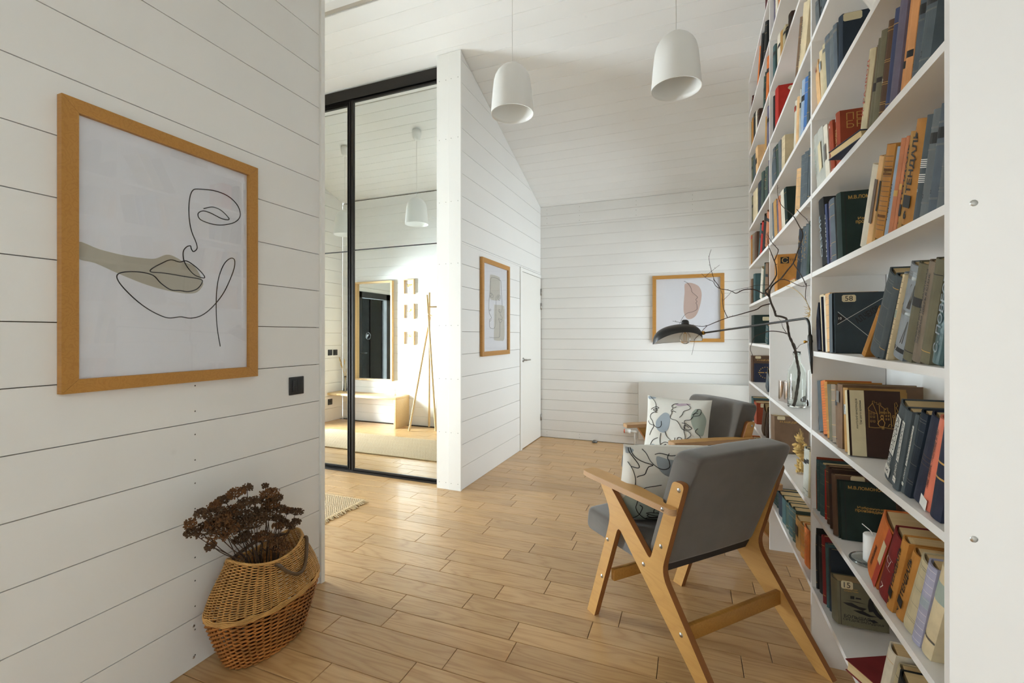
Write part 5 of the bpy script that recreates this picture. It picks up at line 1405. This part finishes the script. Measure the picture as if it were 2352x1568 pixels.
# ---- glass bottle with bare branch
VX, VY, VZ = 0.512, 2.728, shelf_z(2) + .0006
bt = empty('glass_bottle', (VX, VY, VZ)); tag(bt, 'clear glass bottle vase on the middle bay shelf', 'bottle')
o_ = [(0, 0.0), (.038, 0), (.0425, .004), (.043, .02), (.043, .165), (.040, .19), (.030, .213), (.0185, .232), (.0155, .25), (.0150, .278), (.0175, .280), (.0175, .288)]
i_ = [(.0140, .288), (.0132, .25), (.016, .231), (.0275, .211), (.0378, .188), (.0408, .165), (.0408, .022), (.036, .012), (0, .010)]
MB().lathe(o_ + i_, 40).build('glass_wall', 'bottle_glass', bt)
MB().lathe([(.0177, .270), (.0196, .272), (.0196, .277), (.0177, .279), (.0177, .270)], 40).build('neck_ring', 'bottle_glass', bt)
br = empty('bare_branch', (VX, VY, VZ + .016)); tag(br, 'bare dark branch with thin twigs standing in the glass bottle', 'branch')
BR0 = Vector((VX, VY, VZ + .016))
def bp_(u, v, dmax):
    r = ray(u, v); d = dmax
    if r.x > 0 and v < 700: d = min(d, .425 / r.x)
    return CAMP + r * d
def P7(l, d): return [bp_(1600 + x / 6.533, 420 + y / 6.533, d) for x, y in l]
def P8(l, d): return [bp_(1600 + x / 5.057, 640 + y / 5.057, d) for x, y in l]
DB = 2.335
main = P8([(1128, 1475), (1150, 1400), (1165, 1300), (1180, 1200), (1190, 1090), (1175, 1000), (1160, 920), (1150, 850)], DB) + P8([(1110, 740), (1075, 660), (1060, 560), (1042, 460)], 2.31)
mb = MB(BR0); c_ = catmull(main, 4); n_ = len(c_)
mb.tube(c_, [.0075 - .0022 * i / n_ + .0009 * math.sin(i * 2.1) for i in range(n_)], 9); mb.build('stem', 'twig_bark', br)
def twig(pts, r0, r1, mat='thin_twig', name='twig', buds=True):
    c = catmull(pts, 4); n = len(c)
    m = MB(BR0); m.tube(c, [r0 + (r1 - r0) * i / max(1, n - 1) for i in range(n)], 6)
    if buds:
        for i in range(3, n - 1, 5):
            d = Vector((random.uniform(-1, 1), random.uniform(-1, 1), random.uniform(0, 1))).normalized() * (r0 * 1.4 + .004)
            m.tube([c[i], c[i] + d], [max(r1, .0009), .0005], 5)
    return m.build(name, mat, br)
j1 = P8([(1042, 460)], 2.31)[0]
j2 = P8([(920, 430)], 2.30)[0]
twig([j1] + P8([(985, 440)], 2.305) + [j2], .0052, .005, 'twig_bark', 'stem', False)
j3 = P8([(845, 210)], 2.29)[0]; j4 = P8([(810, 170)], 2.29)[0]
twig([j2] + P8([(900, 360), (865, 280)], 2.30) + [j3], .0052, .0046, 'twig_bark', 'stem')
j5 = P7([(1100, 1540)], 2.27)[0]
twig([j3, j4] + P8([(800, 140), (830, 110)], 2.29) + P7([(1130, 1500), (1190, 1400), (1200, 1350), (1185, 1230), (1165, 1170)], 2.26), .0046, .0022, 'twig_bark')
twig(P7([(1165, 1170), (1120, 1050), (1080, 950), (1060, 840), (1050, 760)], 2.24), .0022, .0008)
twig(P7([(1170, 1160), (1200, 1090), (1225, 1010), (1190, 960), (1130, 890), (1070, 790), (1060, 750)], 2.24), .0022, .0009)
twig([j3] + P8([(850, 140), (880, 80), (950, 20)], 2.28) + P7([(1270, 1430), (1370, 1300), (1450, 1200), (1500, 1070), (1560, 900), (1595, 770), (1540, 650), (1440, 480), (1330, 390), (1260, 310), (1215, 160), (1215, 30)], 2.2), .0042, .0009, 'twig_bark')
twig(P7([(1450, 1205), (1540, 1340), (1600, 1440), (1640, 1530)], 2.1) + P8([(1275, 60), (1265, 220), (1300, 310), (1325, 370)], 2.1), .002, .0008)
twig(P7([(1250, 1450), (1330, 1450), (1430, 1490), (1570, 1550), (1700, 1535)], 2.15), .0022, .0009)
twig(P7([(1500, 395), (1580, 480), (1650, 545), (1710, 640)], 2.0), .0014, .0007)
twig([j4] + P8([(770, 170), (700, 135), (620, 120), (540, 130), (460, 168), (420, 150), (360, 130), (275, 115), (220, 80), (190, 30), (150, 15)], 2.22) + P7([(130, 1415), (75, 1360)], 2.2), .0028, .0008)
twig(P8([(835, 70), (700, 75), (600, 100), (420, 140), (380, 180), (310, 250)], 2.25), .0009, .0008, buds=False)
twig(P8([(275, 115), (240, 60), (200, 10)], 2.22) + P7([(270, 1470), (220, 1310), (190, 1170), (190, 1090), (220, 995)], 2.2), .0018, .0007)
twig(P7([(130, 1415), (180, 1360), (280, 1280), (345, 1230)], 2.2), .0011, .0006)
twig(P8([(850, 292), (760, 315), (700, 355), (600, 385), (480, 420), (360, 452), (220, 505), (120, 545), (50, 553), (-20, 543)], 2.22) + [bp_(1584, 745, 2.2), bp_(1545, 737, 2.2)], .003, .0007)
twig(P8([(360, 452), (315, 350), (300, 250), (302, 185), (275, 120)], 2.2), .0017, .0009)
twig(P8([(120, 548), (70, 600), (20, 660), (-20, 700)], 2.18) + [bp_(1594, 790, 2.17), bp_(1589, 815, 2.17)], .0014, .0007)
twig(P8([(1050, 640), (990, 620), (860, 608), (760, 635), (680, 670), (640, 750), (625, 820), (650, 890), (660, 950), (700, 975)], 2.27), .0026, .0007)
twig(P8([(1045, 630), (1000, 560), (985, 500), (945, 450)], 2.31), .0016, .0007)
twig(P8([(1160, 820), (1140, 760), (1115, 735)], 2.33), .0016, .0012); twig(P8([(1165, 815), (1200, 770), (1250, 750), (1300, 735)], 2.33), .0013, .0007)

# ---- mercury glass votives, candle and stone on the same shelf
def votive(x, y, label):
    r = empty('votive_glass', (x, y, shelf_z(2) + .0005)); tag(r, label, 'candle holder', 'silvered votive glasses beside the bottle')
    MB().lathe([(0, 0), (.024, 0), (.0262, .003), (.0262, .112), (.0272, .115), (.0245, .115), (.0238, .112), (.0238, .006), (0, .006)], 30).build('glass_cup', 'silver_glass', r)
    MB().lathe([(0, .0065), (.0225, .0065), (.0225, .075), (0, .077)], 24).build('candle', 'candle_wax', r)
    return r
votive(.492, 2.965, 'silvered votive glass left of the bottle, the farther one'); votive(.506, 2.885, 'silvered votive glass touching the bottle, the nearer one')
cd = empty('pillar_candle', (.602, 2.79, shelf_z(2) + .0005)); tag(cd, 'tall white candle half hidden behind the bookcase post', 'candle')
MB().lathe([(0, 0), (.027, 0), (.0275, .003), (.0275, .185), (.025, .189), (.006, .186), (0, .186)], 28).build('wax', 'candle_wax', cd); MB().tube([(0, 0, .186), (.001, .002, .198)], .0012, 6).build('wick', 'dark_groove', cd)
sn = link('dark_stone', MB().lathe([(0, 0), (.018, .001), (.024, .01), (.022, .022), (.012, .031), (0, .034)], 10, sx=1.0, sy=.8).mesh('dark_stone', 'twig_bark')); sn.location = (.566, 2.80, shelf_z(2) + .0005); tag(sn, 'small dark stone right of the glass bottle', 'stone')
# dried pale grass hanging at the post
gs = empty('dried_grass', (.60, 2.28, 1.30)); tag(gs, 'pale dried grass stalk arching above the lamp arm in the middle bay', 'grass')
GS0 = Vector((.60, 2.28, 1.30))
m = MB(GS0); gp = [bp_(1600 + x / 5.057, 640 + y / 5.057, 2.12) for x, y in ((1040, 82), (1120, 110), (1200, 170), (1260, 240), (1300, 320), (1318, 390), (1290, 470))]
m.tube(catmull(gp, 5), .0012, 5); m.build('stalk', 'straw', gs)
m = MB(GS0)
for i in range(14):
    a = gp[5] + Vector((0, 0, random.uniform(-.02, .02))); m.tube([a, a + Vector((random.uniform(-.025, .012), random.uniform(-.02, .02), random.uniform(-.025, .02)))], [.0016, .0005], 5)
m.build('seed_head', 'straw', gs)

# ---- dried wheat bunch on the second shelf up, middle bay
wt = empty('wheat_bunch', (.52, 2.36, shelf_z(1) + .001)); tag(wt, 'small bunch of golden dried wheat on the shelf behind the chair', 'dried flowers')
WT0 = Vector((.52, 2.36, shelf_z(1) + .001))
pc = Vector((onx(1838, 1065, .505).x, onx(1838, 1065, .505).y, 0))
for i in range(44):
    m = MB(WT0)
    b0 = Vector((pc.x + random.uniform(-.012, .018), pc.y + random.uniform(-.028, .030), shelf_z(1) + .012 + .165 * random.random()))
    dr_ = Vector((random.uniform(-.9, .2), random.uniform(-.5, .7), random.uniform(-.1, .5))).normalized()
    m.tube([b0 - dr_ * .008, b0 + dr_ * .012, b0 + dr_ * .026], [.005, .009, .002], 6)
    for q in range(4): m.tube([b0 + dr_ * .01, b0 + dr_ * .02 + Vector((random.uniform(-.008, .008), random.uniform(-.008, .008), random.uniform(-.004, .01)))], [.0022, .0006], 4)
    m.build('wheat_ear', 'straw', wt)
m = MB(WT0)
for i in range(9):
    b0 = Vector((pc.x + .006, pc.y, shelf_z(1) + .15)); m.tube([Vector((pc.x + .004, pc.y, shelf_z(1) + .002)), b0, b0 + Vector((random.uniform(-.01, .01), random.uniform(-.03, .04), random.uniform(.03, .08)))], .0011, 5)
m.build('stalks', 'straw', wt)

# ---- white candle on glass dish, second shelf up of the right bay
zc = shelf_z(1) + .0005
p = onz(1990, 1290, zc)
dx_, dy_ = p.x + .012, p.y
gd = empty('glass_dish', (dx_, dy_, zc)); tag(gd, 'clear round glass dish under the white candle', 'dish')
MB().lathe([(0, .0), (.050, 0), (.053, .003), (.053, .008), (.0505, .010), (.048, .007), (.045, .004), (0, .004)], 40).build('dish_glass', 'bottle_glass', gd)
MB().lathe([(.0535, .004), (.0555, .006), (.0535, .0085), (.0515, .0105), (.0535, .004)], 40).build('rim', 'bottle_glass', gd)
wc_ = empty('white_candle', (dx_ + .004, dy_, zc + .0042)); tag(wc_, 'short white pillar candle with a bent wick on a glass dish', 'candle')
MB().lathe([(0, 0), (.0235, 0), (.024, .002), (.024, .078), (.022, .081), (.006, .079), (0, .079)], 30).build('wax', 'candle_wax', wc_)
MB().tube(catmull([(0, 0, .079), (-.003, .006, .088), (-.012, .020, .095), (-.018, .03, .099)], 4), .0013, 6).build('wick', 'white_plastic', wc_)

# ---- swing-arm wall lamp on the bookcase post
lp = empty('swing_arm_lamp', (.441, 2.10, 1.20)); tag(lp, 'black swing-arm lamp with a shell shade fixed to the bookcase post', 'lamp')
LP0 = Vector((.441, 2.10, 1.20))
MB(LP0).tube([(.4385, 2.098, 1.302), (.4385, 2.098, 1.295), (.4385, 2.098, 1.26), (.4415, 2.094, 1.20), (.4435, 2.09, 1.148)], [.006, .0085, .0085, .006, .0025], 12).build('wall_mount', 'black_metal', lp)
MB(LP0).tube([(.447, 2.098, 1.275), (.4385, 2.098, 1.275)], .006, 10).build('mount_stub', 'black_metal', lp)
kb = MB(LP0); kb.lathe([(0, -.006), (.005, -.004), (.006, 0), (.005, .004), (0, .006)], 14, c=(.424, 2.108, 1.273)); kb.tube([(.4385, 2.10, 1.274), (.424, 2.108, 1.273)], .0025, 8); kb.build('brass_knob', 'brass', lp)
jn = ond(1615, 764.5, 2.55); bend = Vector((.425, 2.115, 1.366))
dirv = (jn - bend); 
arm = [Vector((.4385, 2.098, 1.29)), Vector((.4365, 2.099, 1.335)), Vector((.434, 2.102, 1.352)), Vector((.428, 2.110, 1.364)), bend + dirv * .03, bend + dirv * .5, jn]
MB(LP0).tube(arm[:1] + catmull(arm[1:5], 4) + arm[5:], .0048, 10).build('arm', 'black_metal', lp)
ad = dirv.normalized()
MB(LP0).tube([jn - ad * .012, jn - ad * .008, jn + ad * .014, jn + ad * .024], [.006, .0105, .0105, .007], 14).build('brass_joint', 'brass', lp)
# shell shade: plan ellipse in the picture plane direction, apex off-centre
RV = Vector((CY, SY, 0)); FVv = Vector((-SY, CY, 0))
c0 = ond(1556, 778, 2.56)
def shade_pt(a, t, k=1.0):
    # a: angle round the rim, t: 0 apex .. 1 rim
    ex = .137; ey = .085
    rim = c0 + RV * (ex * math.cos(a)) + FVv * (ey * math.sin(a)) + Vector((0, 0, -.022 - .010 * math.cos(a) * -1 + (.030 if False else .0) + .034 * math.sin(a) * -.0))
    # the near and far lips are cut upwards like a shell
    rim += Vector((0, 0, .058 * max(0.0, -math.sin(a)) ** 1.3))
    apex = c0 + RV * .043 + Vector((0, 0, .084))
    s = math.sin(t * math.pi / 2); h_ = math.cos(t * math.pi / 2)
    p = apex + (rim - apex) * s
    p.z = rim.z + (apex.z - rim.z) * (h_ ** .72 if t < 1 else 0)
    return apex + (p - apex) * k
NA, NT = 40, 14
def shade(k, name, mat, flip):
    vs = []; fs = []
    for i in range(NT + 1):
        for j in range(NA):
            vs.append(shade_pt(2 * math.pi * j / NA, i / NT, k))
    for i in range(NT):
        for j in range(NA):
            q = (i * NA + j, (i + 1) * NA + j, (i + 1) * NA + (j + 1) % NA, i * NA + (j + 1) % NA)
            fs.append(q if flip else q[::-1])
    return MB(LP0).add(vs, fs, 0, True).build(name, mat, lp)
sh = shade(1.0, 'lamp_shade', 'black_metal', True)
mo = shade(.985, 'shade_lining', 'white_plastic', False)
apx = c0 + RV * .043 + Vector((0, 0, .084))
MB(LP0).lathe([(0, .028), (.010, .0275), (.018, .022), (.0205, .012), (.0205, .0), (.014, -.004)], 24, c=apx - Vector((0, 0, .004))).build('cap', 'black_metal', lp)
MB(LP0).lathe([(0, -.002), (.012, -.004), (.012, -.03), (.009, -.034), (0, -.036)], 18, c=apx).build('socket', 'brass', lp)
MB(LP0).tube([jn + ad * .02, apx + RV * .03 - Vector((0, 0, .03)), apx - Vector((0, 0, .012))], .004, 8).build('joint_rod', 'brass', lp)
bb = MB(LP0); bb.lathe([(.009, -.036), (.011, -.044), (.022, -.055), (.0305, -.072), (.0305, -.088), (.022, -.104), (.010, -.112), (0, -.1135)], 28, c=apx); bb.build('bulb_glass', 'bulb_glass', lp)
fl_ = MB(LP0)
for dx in (-.006, .006): fl_.tube([apx + RV * dx + Vector((0, 0, -.05)), apx + RV * dx + Vector((0, 0, -.095))], .0012, 6)
fl_.tube([apx + Vector((0, 0, -.036)), apx + Vector((0, 0, -.055))], .003, 6); fl_.build('filament', 'gold_print', lp)

# ---- wicker basket
KX, KY = -1.668, 1.412
bk = empty('wicker_basket', (KX, KY, 0)); tag(bk, 'oval woven wicker basket with leather handle standing against the plank wall', 'basket')
PR = [(0.0, .150, .085), (.012, .168, .096), (.05, .185, .103), (.10, .205, .112), (.15, .222, .122), (.19, .236, .130), (.215, .242, .133), (.24, .238, .131), (.28, .222, .120), (.32, .198, .108), (.36, .172, .095), (.385, .160, .090)]
def rim_dip(a): return 0.032 * abs(math.sin(a)) ** 1.5     # long sides dip, ends rise
def bsec(z):
    for i in range(len(PR) - 1):
        if PR[i][0] <= z <= PR[i + 1][0]:
            t = (z - PR[i][0]) / (PR[i + 1][0] - PR[i][0]); return (PR[i][1] + (PR[i + 1][1] - PR[i][1]) * t, PR[i][2] + (PR[i + 1][2] - PR[i][2]) * t)
    return PR[-1][1:] if z > PR[-1][0] else PR[0][1:]
def bpt(a, f, off=0.0):
    """a: 0 along +y; f: height fraction 0..1; ends rise higher than the sides"""
    z = f * .385
    A, Bx = bsec(z)
    n = 2.25
    ca, sa = math.cos(a), math.sin(a)
    r = (abs(ca) ** n + abs(sa) ** n) ** (-1 / n)
    zz = z + f * f * .045 * (abs(ca) ** 2) - f * f * .012
    return Vector(((Bx + off) * sa * r, (A + off) * ca * r, max(zz, .0035)))
NS = 44
def ring_row(m, f, ph, r, amp, seg=NS * 4, jit=0.0):
    pts = []
    for i in range(seg + 1):
        a = 2 * math.pi * i / seg
        w = math.cos(a * NS / 2 + ph * math.pi)
        pts.append(bpt(a, min(1, max(.0, f + jit * math.sin(a * 3 + ph * 7))), amp * w))
    m.tube(pts, r, 4, cap=False, smooth=True)
for (f0, f1, n, r, amp, nm, mat) in ((.01, .535, 25, .0043, .0062, 'lower_weave', 'wicker_brown'), (.59, .865, 30, .0027, .0042, 'upper_weave', 'wicker_straw'), (.875, .995, 12, .0027, .0042, 'collar_weave', 'wicker_straw')):
    m = MB()
    for i in range(n): ring_row(m, f0 + (f1 - f0) * i / (n - 1), i % 2, r, amp, jit=.002)
    m.build(nm, mat, bk)
m = MB()
for i in range(5):
    pts = [bpt(2 * math.pi * j / 90, .538 + .0105 * i + .006 * math.sin(j * .9 + i), .006) for j in range(91)]; m.tube(pts, .0027, 5, cap=False)
m.build('waist_band', 'wicker_straw', bk)
m = MB()
for k in range(NS):
    a = 2 * math.pi * (k + .5) / NS
    m.tube([bpt(a, f / 14) for f in range(15)], .0026, 5)
m.build('stakes', 'wicker_brown', bk)
m = MB()
for i in range(3):
    m.tube([bpt(2 * math.pi * j / 120, 1.0, .002 * math.cos(j * 1.3 + i * 2)) + Vector((0, 0, .003 * math.sin(j * 1.3 + i * 2.1))) for j in range(121)], .0038, 5, cap=False)
m.build('rim', 'wicker_straw', bk)
m = MB(); m.lathe([(0, .004), (1, .004), (1, .008), (0, .008)], 40, sx=.082, sy=.148); m.build('base', 'wicker_brown', bk)
def hook(a0, a1, outv, drop, nm):
    A, B_ = bpt(a0, .955, .004), bpt(a1, .955, .004)
    mid = (A + B_) / 2
    pts = [A + Vector((-.01 * outv, 0, .0)), A + Vector((.012 * outv, 0, .006))]
    for t in (.12, .3, .5, .7, .88):
        q = A + (B_ - A) * t; s = math.sin(math.pi * t); pts.append(q + Vector((outv * (.014 + .045 * s), 0, -drop * s)))
    pts += [B_ + Vector((.012 * outv, 0, .006)), B_ + Vector((-.01 * outv, 0, 0))]
    return MB().tube(catmull(pts, 5), .0072, 8).build(nm, 'leather', bk)
hook(math.radians(32), math.radians(102), 1, .075, 'handle')
hook(math.radians(-28), math.radians(-135), -.15, -.03, 'handle')

# ---- dried yarrow in the basket
yr = empty('dried_yarrow_bunch', (KX, KY, .02)); tag(yr, 'bunch of dried dark brown yarrow standing in the wicker basket', 'dried flowers')
YR0 = Vector((KX, KY, .02))
HEADS = [(170,760,60),(200,900,70),(350,600,70),(560,480,70),(560,600,110),(470,830,150),(620,720,140),(760,640,120),(720,380,90),(900,280,100),(1075,200,60),(1360,165,35),(850,560,120),(1040,430,80),(1200,400,60),(1430,290,110),(1380,400,110),(1550,360,60),(1440,470,100),(1130,640,170),(1400,600,150),(700,880,170),(900,800,150),(1590,520,70),(1720,560,80),(1850,570,80),(1650,730,60),(1560,800,70),(1840,730,60),(1750,800,60),(1320,970,120),(1180,740,150),(500,1110,60),(1580,1100,130),(1560,680,70),(1000,980,110)]
ico = bmesh.new(); bmesh.ops.create_icosphere(ico, subdivisions=1, radius=1.0); ico.verts.index_update()
IV = [v.co.copy() for v in ico.verts]; IF = [[v.index for v in f.verts] for f in ico.faces]; ico.free()
for n, (hx, hy, hr) in enumerate(HEADS):
    xp = KX + random.uniform(-.055, .07) if hr < 130 else KX + random.uniform(.0, .05)
    if hx < 700: xp = max(xp, KX - .03)
    h = onx(410 + hx / 6.816, 1090 + hy / 6.816, xp)
    h.x = max(h.x, WL + .03)
    R = hr / 6.816 / 1045 * h.length * 1.12
    f = min(1, max(-1, (h.y - KY) / .30))
    b0 = Vector((KX + random.uniform(-.035, .035), KY + f * .07 + random.uniform(-.015, .015), .05))
    neck = Vector((KX + random.uniform(-.05, .05), KY + f * .115 + random.uniform(-.012, .012), .36))
    ax = (h - neck).normalized()
    top = h - ax * R * .6
    st = MB(YR0); st.tube(catmull([b0, neck, (neck + top) / 2 + Vector((random.uniform(-.008, .008), 0, random.uniform(0, .01))), top], 4), [.0021] * 5 + [.0017] * 4 + [.0014] * 4, 5)
    so = st.build('flower_stem', 'dry_stem', yr)
    hd = MB(YR0); brn = MB(YR0)
    up = (ax + Vector((0, 0, .9))).normalized(); s1 = up.orthogonal().normalized(); s2 = up.cross(s1)
    nf = int(45 + 115 * (R / .03) ** 1.3)
    for q in range(min(nf, 420)):
        rr = R * math.sqrt(random.random()); an = random.random() * 2 * math.pi
        pos = h + s1 * rr * math.cos(an) + s2 * rr * math.sin(an) + up * (R * .28 * (1 - (rr / R) ** 2) + random.uniform(-.011, .007))
        sz = random.uniform(.0026, .0046)
        sq = Matrix.Rotation(random.random() * 6, 3, 'Z')
        hd.add([pos + (sq @ (v * sz)) * (1 if i % 2 else .8) for i, v in enumerate(IV)], IF)
        if q % 9 == 0: brn.tube([top, (top + pos) / 2 - up * .004, pos], [.0011, .0008, .0006], 4)
    hd.build('flower_head', 'dry_flower' if n % 3 else 'dry_flower_rust', so)
    brn.build('flower_branches', 'dry_stem', so)

# ---- jute rug in the hall
rg = empty('jute_rug', (-3.46, 2.50, 0)); tag(rg, 'natural jute rug with knotted fringe on the hall floor', 'rug')
RG0 = Vector((-3.46, 2.50, 0))
nx, ny = 110, 46; vs = []; fs = []
X0, X1, Y0, Y1 = -4.62, -2.37, 2.115, 2.885
for i in range(nx + 1):
    for j in range(ny + 1):
        x = X0 + (X1 - X0) * i / nx; yv = Y0 + (Y1 - Y0) * j / ny
        e = .012 * math.sin(x * 5 + 1) * (1 if j in (0, ny) else .6)
        vs.append((x, yv + e * .3, .0105 + .0018 * ((i + j // 2) % 2) + .0012 * (j % 2)))
for i in range(nx):
    for j in range(ny):
        a = i * (ny + 1) + j; fs.append((a, a + ny + 1, a + ny + 2, a + 1))
m = MB(RG0).add(vs, fs, 0, True); m.box((X0 + .002, Y0 + .006, .0004), (X1 - .002, Y1 - .006, .0102)); m.build('woven_field', 'jute_weave', rg)
m = MB(RG0)
for yv in (Y0, Y1): m.tube([(X0 + (X1 - X0) * i / 60, yv + .003 * math.sin(X0 * 5 + i * .19 + 1), .0075) for i in range(61)], .007, 6)
m.build('selvedge', 'jute', rg)
m = MB(RG0)
for i in range(64):
    yv = Y0 + (Y1 - Y0) * (i + .5) / 64; L = random.uniform(.025, .05); d = random.uniform(-.018, .018)
    m.tube(catmull([(X1 - .012, yv, .0125), (X1 + .004, yv, .012), (X1 + L * .5, yv + d * .5, .007), (X1 + L, yv + d, .0045)], 3), [.0042] * 6 + [.0036] * 3 + [.002], 5)
m.build('fringe', 'jute', rg, kind='stuff')

# ---- hall furniture seen in the mirror
bn = empty('hall_bench', (-4.45, 1.51, 0)); tag(bn, 'light wooden wall bench in the hall, seen in the mirror', 'bench')
BN0 = Vector((-4.45, 1.51, 0))
MB(BN0).rbox((XH + .002, YH + .002, .400), (-3.795, 1.675, .434), .002, seg=2).build('bench_top', 'pale_wood', bn)
MB(BN0).rbox((-3.83, YH + .002, .0005), (-3.795, 1.675, .3995), .002, seg=2).build('end_panel', 'pale_wood', bn)
cr = empty('coat_rack', (-3.47, 1.52, 0)); tag(cr, 'wooden tripod coat rack beside the bench, seen in the mirror', 'coat rack')
CR0 = Vector((-3.47, 1.52, 0))
def pole(a, b, r=.014):
    a, b = Vector(a), Vector(b)
    return MB(CR0).tube([a, b], r, 4, smooth=False).build('pole', 'pale_wood', cr)
pole((-3.535, 1.735, .004), (-3.385, 1.45, 1.55), .017); pole((-3.43, 1.40, .004), (-3.40, 1.44, 1.895), .017); pole((-3.20, 1.60, .004), (-3.42, 1.47, 1.86), .017)
for (a, b) in (((-3.53, 1.46, 1.69), (-3.26, 1.46, 1.69)), ((-3.40, 1.38, 1.57), (-3.33, 1.58, 1.585))):
    MB(CR0).tube([a, b], .011, 8).build('peg', 'pale_wood', cr)
# wall mirror
wm = empty('wall_mirror', (-4.40, YH, .62)); tag(wm, 'tall wall mirror in a pale wooden box frame above the bench', 'mirror')
WM0 = Vector((-4.40, YH, .62))
x0, x1, z0, z1 = -4.744, -4.060, .622, 2.096
for a, b in (((x0, z0), (x0 + .022, z1)), ((x1 - .022, z0), (x1, z1)), ((x0 + .022, z0), (x1 - .022, z0 + .022)), ((x0 + .022, z1 - .022), (x1 - .022, z1))):
    MB(WM0).box((a[0], YH + .001, a[1]), (b[0], YH + .055, b[1])).build('frame_side', 'pale_wood', wm)
MB(WM0).box((x0 + .022, YH + .002, z0 + .022), (x1 - .022, YH + .008, z1 - .022)).build('mirror_pane', 'mirror', wm)
# three pressed flower frames
for n, (za, zb, pos) in enumerate(((1.885, 2.104, 'top'), (1.530, 1.750, 'middle'), (1.155, 1.359, 'lowest'))):
    fr = empty('flower_frame', (-3.784, YH, za)); tag(fr, f'small pale frame with yellow pressed flowers, {pos} of three in the hall', 'picture', 'small flower frames in the hall')
    O = Vector((-3.784, YH, za)); a0, a1 = -3.872, -3.696
    for p_, q_ in (((a0, za), (a0 + .014, zb)), ((a1 - .014, za), (a1, zb)), ((a0 + .014, za), (a1 - .014, za + .014)), ((a0 + .014, zb - .014), (a1 - .014, zb))):
        MB(O).box((p_[0], YH + .001, p_[1]), (q_[0], YH + .035, q_[1])).build('frame_side', 'pale_wood', fr)
    MB(O).box((a0 + .014, YH + .002, za + .014), (a1 - .014, YH + .006, zb - .014)).build('paper_sheet', 'paper', fr)
    cx = (a0 + a1) / 2; m = MB(O); m2 = MB(O)
    for i in range(9):
        tx, tz = cx + random.uniform(-.038, .038), za + .115 + random.uniform(0, .035)
        m2.tube([(cx + random.uniform(-.02, .02), YH + .0065, za + .035), (tx, YH + .0065, tz)], .001, 4)
        for q in range(5):
            m.lathe([(0, -.004), (.006, 0), (0, .004)], 7, c=(tx + random.uniform(-.009, .009), YH + .009, tz + random.uniform(-.009, .009)), sy=.3)
    m.build('pressed_flower', 'yellow_petal', fr); m2.build('pressed_stem', 'green_stalk', fr)
# candles and vase on the bench
zt = .4345
for (x, y_, h_, lab) in ((-3.985, 1.44, .098, 'taller white candle on the hall bench'), (-3.955, 1.475, .06, 'shorter white candle on the hall bench')):
    c = empty('bench_candle', (x, y_, zt)); tag(c, lab, 'candle', 'white candles on the hall bench')
    MB().lathe([(0, 0), (.018, 0), (.018, h_), (0, h_ + .001)], 20).build('wax', 'candle_wax', c); MB().tube([(0, 0, h_), (0, 0, h_ + .01)], .0012, 5).build('wick', 'dark_groove', c)
hv = empty('slim_glass_vase', (-4.945, 1.43, zt)); tag(hv, 'slim clear vase on the hall bench corner', 'vase')
MB().lathe([(0, 0), (.032, 0), (.034, .006), (.026, .06), (.016, .13), (.014, .20), (.018, .235), (.015, .235), (.011, .20), (.013, .13), (.023, .06), (.030, .008), (0, .008)], 24).build('glass_wall', 'clear_pane', hv)
MB().lathe([(0, .001), (.036, .001), (.036, .005), (0, .005)], 24).build('foot', 'bottle_glass', hv)
rs = empty('dried_reeds', (-4.945, 1.43, zt + .01)); tag(rs, 'pale dried reeds in the slim vase on the hall bench', 'dried flowers')
for (dx, dy, hh) in ((-.10, .02, .50), (-.01, .01, .48), (.10, .03, .46), (.13, -.02, .38), (-.05, .05, .42)):
    m = MB(); m.tube(catmull([(0, 0, 0), (dx * .05, dy * .1, .2), (dx * .5, dy * .5, hh * .75), (dx, dy, hh)], 4), .0025, 5); so = m.build('reed_stem', 'straw', rs)
    MB().tube([(dx * .62, dy * .62, hh * .82), (dx * .85, dy * .85, hh * .93), (dx * 1.02, dy, hh * 1.03)], [.003, .009, .003], 7).build('reed_head', 'straw', so)

# ---- outside: snow and a picket fence beyond the entrance door
structure(MB().box((-13.0, -5, -.25), (XH - .25, 9, -.05)).build('snow_ground', 'snow'), 'snowy ground outside the entrance door')
fn = empty('picket_fence', (-9.0, 2.0, -.05)); tag(fn, 'pale picket fence in the snow outside, seen through two mirrors', 'fence')
FN0 = Vector((-9.0, 2.0, -.05)); pk = None
for z in (.30, .85): MB(FN0).box((-8.99, -.6, z), (-8.95, 4.8, z + .08)).build('rail', 'fence_wood', fn)
pk = MB().prism([(-.045, 0), (.045, 0), (.045, 1.02), (0, 1.10), (-.045, 1.02)], 'x', -.012, .012).mesh('picket', 'fence_wood')
for i in range(30):
    o = link('picket', pk, fn); o.location = (.07, -2.5 + i * .18, 0)
